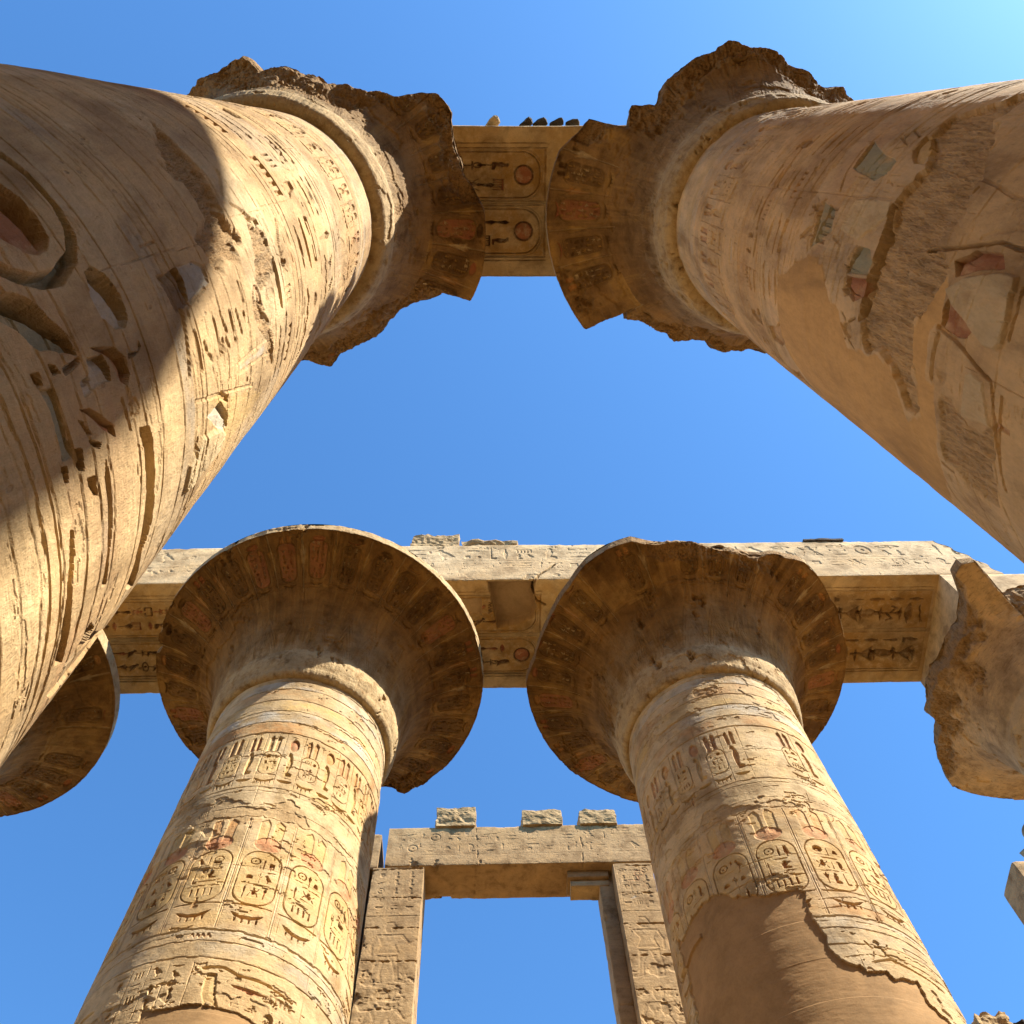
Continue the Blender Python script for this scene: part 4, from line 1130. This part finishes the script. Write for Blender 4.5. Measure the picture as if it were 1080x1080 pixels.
def dmg_mid(C, t, cx):
    """the hollowed, smoothly mended front strip of the middle beam, and the crack beside it"""
    Yf = ROW2_Y - BEAM_W / 2
    Q = lambda x, y: (x - cx, t + y - Yf)
    for pts, dep, ed in (([Q(-.04, 8.75), Q(.2, 10.11), Q(.62, 10.02), Q(1.0, 9.86), Q(1.07, 9.6), Q(.98, 8.75)], .30, .03), ([Q(-.75, 9.35), Q(-.70, 9.75), Q(-.1, 9.75), Q(-.12, 9.35)], .08, .03)):
        p = np.array(pts); w = C.win(p[:, 0].min() - .1, p[:, 0].max() + .1, p[:, 1].min() - .1, p[:, 1].max() + .1)
        X, Y = np.meshgrid(C.S[w[1]], C.Z[w[0]])
        d = sd_poly(X, Y, pts) + C.jag[w] * .02
        v = fade(np.clip(-d / ed, 0, 1)); v = v * np.clip((Y - t) / .03, 0, 1)
        C.h[w] = C.h[w] * (1 - v) - dep * v * (.75 + .25 * np.clip((Y - t) / 1.0, 0, 1))
        C.pig[w][..., 3] *= 1 - v; C.msk[w][..., 0] = np.maximum(C.msk[w][..., 0], v)
    cr = [Q(1.5, 8.90 - .75), Q(1.32, 8.90 - .45), Q(1.12, 8.90 - .2), Q(1.02, 8.95), Q(.98, 9.2), Q(1.06, 9.42), Q(1.25, 9.52)]
    C.line(cr, .035, .16, .02)
    C.line([Q(.1, 8.9 - 1.75), Q(.35, 8.9 - 1.62), Q(1.3, 8.9 - 1.6)], .008, .02)

def trim_end(AA, B, Cc):
    """broken right end: slopes from the top down to the bearing"""
    t = TOP - SOFFIT
    lim = 7.22 - 3.73 - .75 * np.clip((Cc + t / 2) / t, 0, 1) ** 1.3 + 0.03 * np.sin(B * 9) + .04 * np.sin(Cc * 13 + B * 4)
    return np.minimum(AA, lim + (AA - lim) * .02)

beam('sunlit far architrave block left of the round capital, partly behind the near left shaft', XL3, XL2 - .004, ROW2_Y, 520, 80, 170, 'ring', 51, dx=(XL3 + 1.5, XL2 - 2.55))
beam('middle far architrave block between the two round capitals, cracked, underside hollowed and mended', XL2 + .004, XR2 - .004, ROW2_Y, 820, 100, 240, 'ring', 52, dmg_mid, dx=(XL2 + 1.8, 1.17))
beam('far architrave block on the right with plant signs carved beneath and a broken sloping end', XR2 + .004, XR3 - .2 + .08, ROW2_Y, 760, 100, 240, 'plant', 53, dx=(XR2 + 2.2, 9.72), trim=trim_end)
beam('near architrave block overhead joining the two broken capitals, red discs on its shaded underside', XL1 - 1.5, XR1 + 1.5, ROW1_Y, 700, 30, 260, 'ring', 54, dx=(XL1 + 1.6, 1.17))

# ================================================================== loose stones on the architraves
rock('stone_block', (1.12, .75, .80), (-1.22, 9.33, TOP + .37), 61, M_ROCK, cuts=14, amp=.07, rnd=.10)
bpy.data.objects['stone_block']['label'] = 'squared pale block on the far architrave just right of the round capital'; bpy.data.objects['stone_block']['category'] = 'block'; bpy.data.objects['stone_block']['kind'] = 'thing'
tag(rock('broken_slab', (1.3, .8, .5), (.07, 9.36, TOP + .2), 62, M_ROCK, amp=.2), 'flat broken slab lying beside the squared block on the far architrave', 'slab')
tag(rock('stone_lump', (.5, .4, .26), (4.55, 9.15, TOP + .1), 63, M_ROCK, amp=.16), 'small dark stone on the architrave directly above the chipped capital', 'stone')
tag(rock('flat_slab', (.95, .5, .11), (7.9, 9.12, TOP + .05), 64, M_DARK, amp=.2), 'thin black flat slab on the far right architrave top', 'slab')
tag(rock('stone_lump', (.32, .3, .14), (9.72, 9.12, TOP + .06), 65, M_ROCK, amp=.18), 'tiny pebble-like stone near the far architrave\'s sloping right end', 'stone')
for k, (x0, x1, g) in enumerate(((.08, .34, 1), (.76, .98, 0), (1.04, 1.26, 0), (1.38, 1.59, 0), (1.69, 1.91, 0))):
    o = rock('angular_lump', ((x1 - x0) * .72, .28, .17), ((x0 + x1) / 2, ROW1_Y - BEAM_W / 2 - .04, TOP + .09), 70 + k, M_ROCK if g else M_DARK, cuts=7, amp=.14, rot=rad(45 + 7 * k), pinch=.1, rnd=.45)
    tag(o, ['pale pointed lump on the near architrave edge, leftmost and apart from the dark ones',
            'dark pointed lump on the near architrave edge, first to the right of the pale one',
            'dark pointed lump on the near architrave edge, second to the right of the pale one',
            'dark pointed lump on the near architrave edge, third to the right of the pale one',
            'dark pointed lump on the near architrave edge, last before the right capital'][k], 'stone', 'small lumps along the near architrave edge')

# ================================================================== clerestory window beyond
GY = 16.915
side_top = 15.9
def jamb_text(x, seed, hole=None):
    def f(C):
        r = C.rng; r.seed(seed)
    return f
def figure(C, a, q, sc, d, flip=1):
    """striding figure in sunk relief: local up is +a (S axis), across is q"""
    P = lambda pts: [(a + v * sc, q + flip * u * sc) for u, v in pts]
    for pts in ([(-.16, .52), (-.19, .25), (-.17, .03), (-.02, 0), (-.05, .06), (-.06, .28), (.0, .5)],
                [(.0, .5), (.09, .28), (.12, .04), (.3, .0), (.28, .06), (.2, .1), (.17, .3), (.16, .52)],
                [(-.17, .54), (-.12, .72), (-.2, .9), (.2, .9), (.1, .72), (.17, .54)],
                [(-.05, .92), (-.1, 1.02), (-.06, 1.14), (.05, 1.15), (.1, 1.05), (.05, .92)],
                [(.2, .9), (.3, .74), (.44, .84), (.46, .8), (.3, .68), (.16, .84)],
                [(-.2, .9), (-.27, .7), (-.25, .5), (-.21, .5), (-.22, .7), (-.16, .84)]):
        pt = P(pts); p = np.array(pt)
        w = C.win(p[:, 0].min() - .05, p[:, 0].max() + .05, p[:, 1].min() - .05, p[:, 1].max() + .05)
        if w is None: continue
        X, Y = np.meshgrid(C.S[w[1]], C.Z[w[0]])
        C.cut(w, sd_poly(X, Y, pt) + C.jag[w] * .02, d, .018, None, 0, .8, .09)
def jamb(root, x0, x1, z0, z1, seed, label=None):
    w = 1.02; t = x1 - x0
    A = np.linspace(z0, z1, 420)
    def cf(C):
        r = C.rng; r.seed(seed)
        for a in np.arange(z0 + .3, z1, .95): C.line([(a + r.uniform(-.06, .06), -.1), (a + r.uniform(-.04, .04), t * .5), (a + r.uniform(-.06, .06), t + 1.2)], r.choice([.008, .016]), .05, .012, None, .6, .05)
        for q in (.1, t - .12, t * .36, t * .64): C.line([(z1 - 1.5, q), (z1 - .1, q)], .007, .010)
        for j in range(3):
            q = t * (.22 + .28 * j)
            a = z1 - .25
            while a > z1 - 1.45:
                C.glyph(r.choice(SQUARE + WIDE), a, q, .10, .11, .014, .01, rot=math.pi / 2); a -= .27
        C.line([(z1 - 1.6, 0), (z1 - 1.6, t)], .01, .014)
        figure(C, z1 - 3.55, t * .48, 1.55, .009, 1 if seed % 2 else -1)
        figure(C, z1 - 5.6, t * .5, 1.6, .009)
        litter(C, 70, z1 - 5.2, z1 - .1, .05, t - .05, seed + 60, .9, .009)
        w_ = C.win(z0, z1, 0, t)
        n = fbm(C.S[w_[1]], C.Z[w_[0]], 3, 3, seed + 3, 4)
        C.h[w_] -= sstep(.2, .4, n) * .022 * (C.S[w_[1]][None, :] < z1 - 3)
    return bar('jamb', A, t, w, 70, 40, cf, None, FR_Z, M_GATE, root, seed, .022, ((x0 + x1) / 2, GY + w / 2, 0))

W = thing('clerestory_window', 'tall stone window frame of two carved posts and a lintel between the central columns', 'window frame', (.5, GY + .5, side_top))
def kid(o):
    o.parent = W; o.location = Vector(o.location) - W.location
    return o
kid(jamb(None, -2.9, -1.62, side_top, 21.02, 81)); kid(jamb(None, 3.04, 4.02, side_top, 21.02, 82))
def lintel_text(C):
    C.line([(-3.3, .12), (3.3, .12)], .008, .012); C.line([(-3.3, 1.05), (3.3, 1.05)], .008, .012)
    C.text(-3.1, 3.2, .2, .58, .42, .013, .010); C.text(-3.1, 3.2, .62, .98, .36, .013, .010); litter(C, 60, -3.2, 3.2, .1, 1.4, 77, .8, .012)
    C.line([(-1.1, 0), (-1.05, 1.0), (-1.15, 2.4)], .006, .02, .01, None, .6, .05); C.line([(1.5, 0), (1.62, .8), (1.5, 2.4)], .006, .02, .01, None, .6, .05)
kid(bar('lintel', np.linspace(-3.35, 3.36, 520), 1.42, 1.10, 90, 60, lintel_text, None, FR_X, M_GATE, None, 83, .03, (.74, GY + .55, 21.79)))
# inner reveal of the right post and the stepped bracket left under the lintel
def courses(C):
    for a in np.arange(side_top, 21, .62): C.line([(a, -.1), (a, 2.0)], .012, .03, .01)
kid(bar('inner_post', np.linspace(side_top, 21.06, 160), .36, .64, 12, 16, courses, courses, FR_Z, M_GATE, None, 84, .02, (2.87, GY + .70, 0)))
kid(bar('bracket', np.linspace(-.52, .50, 60), .22, .62, 10, 10, None, None, FR_X, M_GATE, None, 85, .03, (2.44, GY + .56, 20.97)))
kid(bar('bracket', np.linspace(-.45, .50, 60), .20, .50, 10, 10, None, None, FR_X, M_ROCK, None, 86, .04, (2.44, GY + .60, 20.76)))
tag(bar('lintel_block', np.linspace(-1.1, 1.0, 120), 1.3, 1.05, 40, 20, lambda C: C.text(-1.1, .9, .3, .9, .5, .014, .012), None, FR_X, M_GATE, None, 87, .05, (-3.79, GY + .53, 21.66)), 'stub of the next lintel beyond a narrow gap, left end of the window frame', 'lintel block')
tag(bar('jamb_stub', np.linspace(side_top, 21.02, 60), 1.5, 1.0, 20, 16, None, None, FR_Z, M_GATE, None, 88, .04, (-3.72, GY + .53, 0)), 'shadowed wall pier hidden behind the left column beside the window frame', 'pier')
for k, (x0, x1, h, lab) in enumerate(((-1.41, -.36, .72, 'roof block on the window frame\'s lintel, left of the three'), (.85, 1.93, .58, 'roof block on the window frame\'s lintel, middle one with a shadow below'), (2.37, 3.36, .55, 'roof block on the window frame\'s lintel, rightmost of the three'))):
    tag(rock('roof_block', (x1 - x0, .85, h), ((x0 + x1) / 2, GY + .34, TOP + h / 2 - .04), 91 + k, M_ROCK, cuts=14, amp=.06, rnd=.10), lab, 'block', 'weathered roof blocks on the window lintel')
# right-hand ruin of the next window
RW = thing('ruined_clerestory', 'broken pier end of another stone window at the right edge, lintel block under rough masonry', 'ruin', (14.4, GY + .6, side_top))
def kid2(o):
    o.parent = RW; o.location = Vector(o.location) - RW.location
kid2(bar('lintel', np.linspace(-1.75, 1.8, 80), 1.75, 1.12, 40, 30, lambda C: C.text(-1.5, 1.6, .3, 1.2, .6, .016, .012), None, FR_X, M_GATE, None, 101, .05, (14.85, GY + .65, 20.08)))
kid2(bar('masonry', np.linspace(-1.2, 1.2, 80), 2.2, 1.0, 50, 20, lambda C: [C.line([(-1.3, q), (1.3, q + .03)], .02, .05) for q in (.5, 1.0, 1.55)], None, FR_X, M_ROCK, None, 102, .12, (15.45, GY + .7, 22.0), .06, lambda A, B, Cc: np.maximum(A, -1.8 + .5 * (Cc + 1.1) + .12 * np.sin(Cc * 9) + .05 * np.sin(B * 7 + Cc * 3))))
kid2(bar('jamb', np.linspace(side_top, 19.22, 40), 1.2, 1.0, 16, 16, None, None, FR_Z, M_GATE, None, 103, .04, (15.2, GY + .6, 0)))
for k, (x, w_, y) in enumerate(((10.13, .68, 16.95), (10.95, .72, 17.0))):
    tag(rock('rubble_stone', (w_, .6, .46), (x, y, side_top + (.08 if k == 0 else -.08)), 105 + k, M_ROCK if k == 0 else M_DARK, amp=.16), ['pale rubble stone peeping up at the bottom right beside the chipped column', 'dark rubble stone at the bottom right corner'][k], 'rubble')

# ================================================================== side aisles (below and behind the picture)
def side_row(y, xs, xa, xb, lab, seed):
    o = bar('side_architrave', np.linspace(-(xb - xa) / 2, (xb - xa) / 2, 160), 1.5, 1.6, 14, 14, None, None, FR_X, M_GATE, None, seed, .04, ((xa + xb) / 2, y, side_top - .75))
    tag(o, 'long plain beam over the ' + lab, 'architrave')
    pr = np.array([1.55, 1.6, 1.3, 1.28, 1.2, 1.15, 1.45, 1.5, 1.35, 1.15, 1.15, .2]); pz = np.array([-.02, .4, .45, 4, 8, 10.6, 10.9, 11.6, 12.6, 13.4, 14.41, 14.41])
    pf = np.linspace(0, 11, 90); pr2 = np.interp(pf, range(12), pr); pz2 = np.interp(pf, range(12), pz)
    th = np.linspace(0, 2 * math.pi, 65)[:-1]
    R = pr2[:, None] + fbm(th, pz2, 3, 2, seed, 3) * .01
    V = np.stack([R * np.cos(th), R * np.sin(th), np.broadcast_to(pz2[:, None], R.shape)], -1)
    me = grid_mesh('side_column', V, True)
    for x in xs:
        tag(link('side_column', me, M_GATE, None, (x, y, 0)), 'slender bud column of the ' + lab, 'column', 'bud columns of the ' + lab)
HALL = [(GY + .6, (-9.3, -3.0, 3.6, 10.0, 15.6), 'first side aisle beyond the central columns'),
        (GY + 6.2, (-15, -9, -3, 3, 9, 15, 21), 'second side aisle beyond the central columns'),
        (GY + 11.8, (-15, -9, -3, 3, 9, 15, 21), 'third side aisle beyond the central columns'),
        (-5.6, (-15, -9, -2.5, 4, 10.5, 16.5), 'first side aisle behind the viewer'),
        (-11.2, (-15, -9, -3, 3, 9, 15, 21), 'second side aisle behind the viewer'),
        (-16.8, (-15, -9, -3, 3, 9, 15, 21), 'third side aisle behind the viewer')]
for k, (y, xs, lab) in enumerate(HALL):
    side_row(y, xs, xs[0] - 2.4, xs[-1] + 2.4, lab, 111 + k)
for x, y, lab in ((XR0, ROW1_Y, 'next column of the near row, past the right edge of the picture'), (XL0, ROW1_Y, 'next column of the near row, past the left edge of the picture'), (XR3 + 7.41, ROW2_Y, 'last column of the far row, past the right edge of the picture')):
    c = L3.copy(); COLL.objects.link(c); c.location = (x, y, 0); c['label'] = lab
    for ch in list(L3.children):
        d = ch.copy(); COLL.objects.link(d); d.parent = c
# the aisle's clerestory wall behind the viewer: throws the shade on the near left shaft
CW = thing('clerestory_wall', 'high clerestory wall behind the viewer with its stone grille', 'wall', (2, -5.46, side_top))
def kid3(o):
    o.parent = CW; o.location = Vector(o.location) - CW.location
WALL_X1, WALL_TOP = 10.2, 22.5
def wall_end(A, B, Cc):
    lim = 7 - 1.3 * np.clip((Cc - (WALL_TOP - side_top) / 2 + 1.3) / 1.3, 0, 1) ** 2
    return np.minimum(A, lim + (A - lim) * .02)
kid3(bar('wall', np.linspace(-7, 7, 120), WALL_TOP - side_top, .9, 40, 16, None, None, FR_X, M_GATE, None, 113, .05, (WALL_X1 - 7, -5.46, (WALL_TOP + side_top) / 2), .012, wall_end))
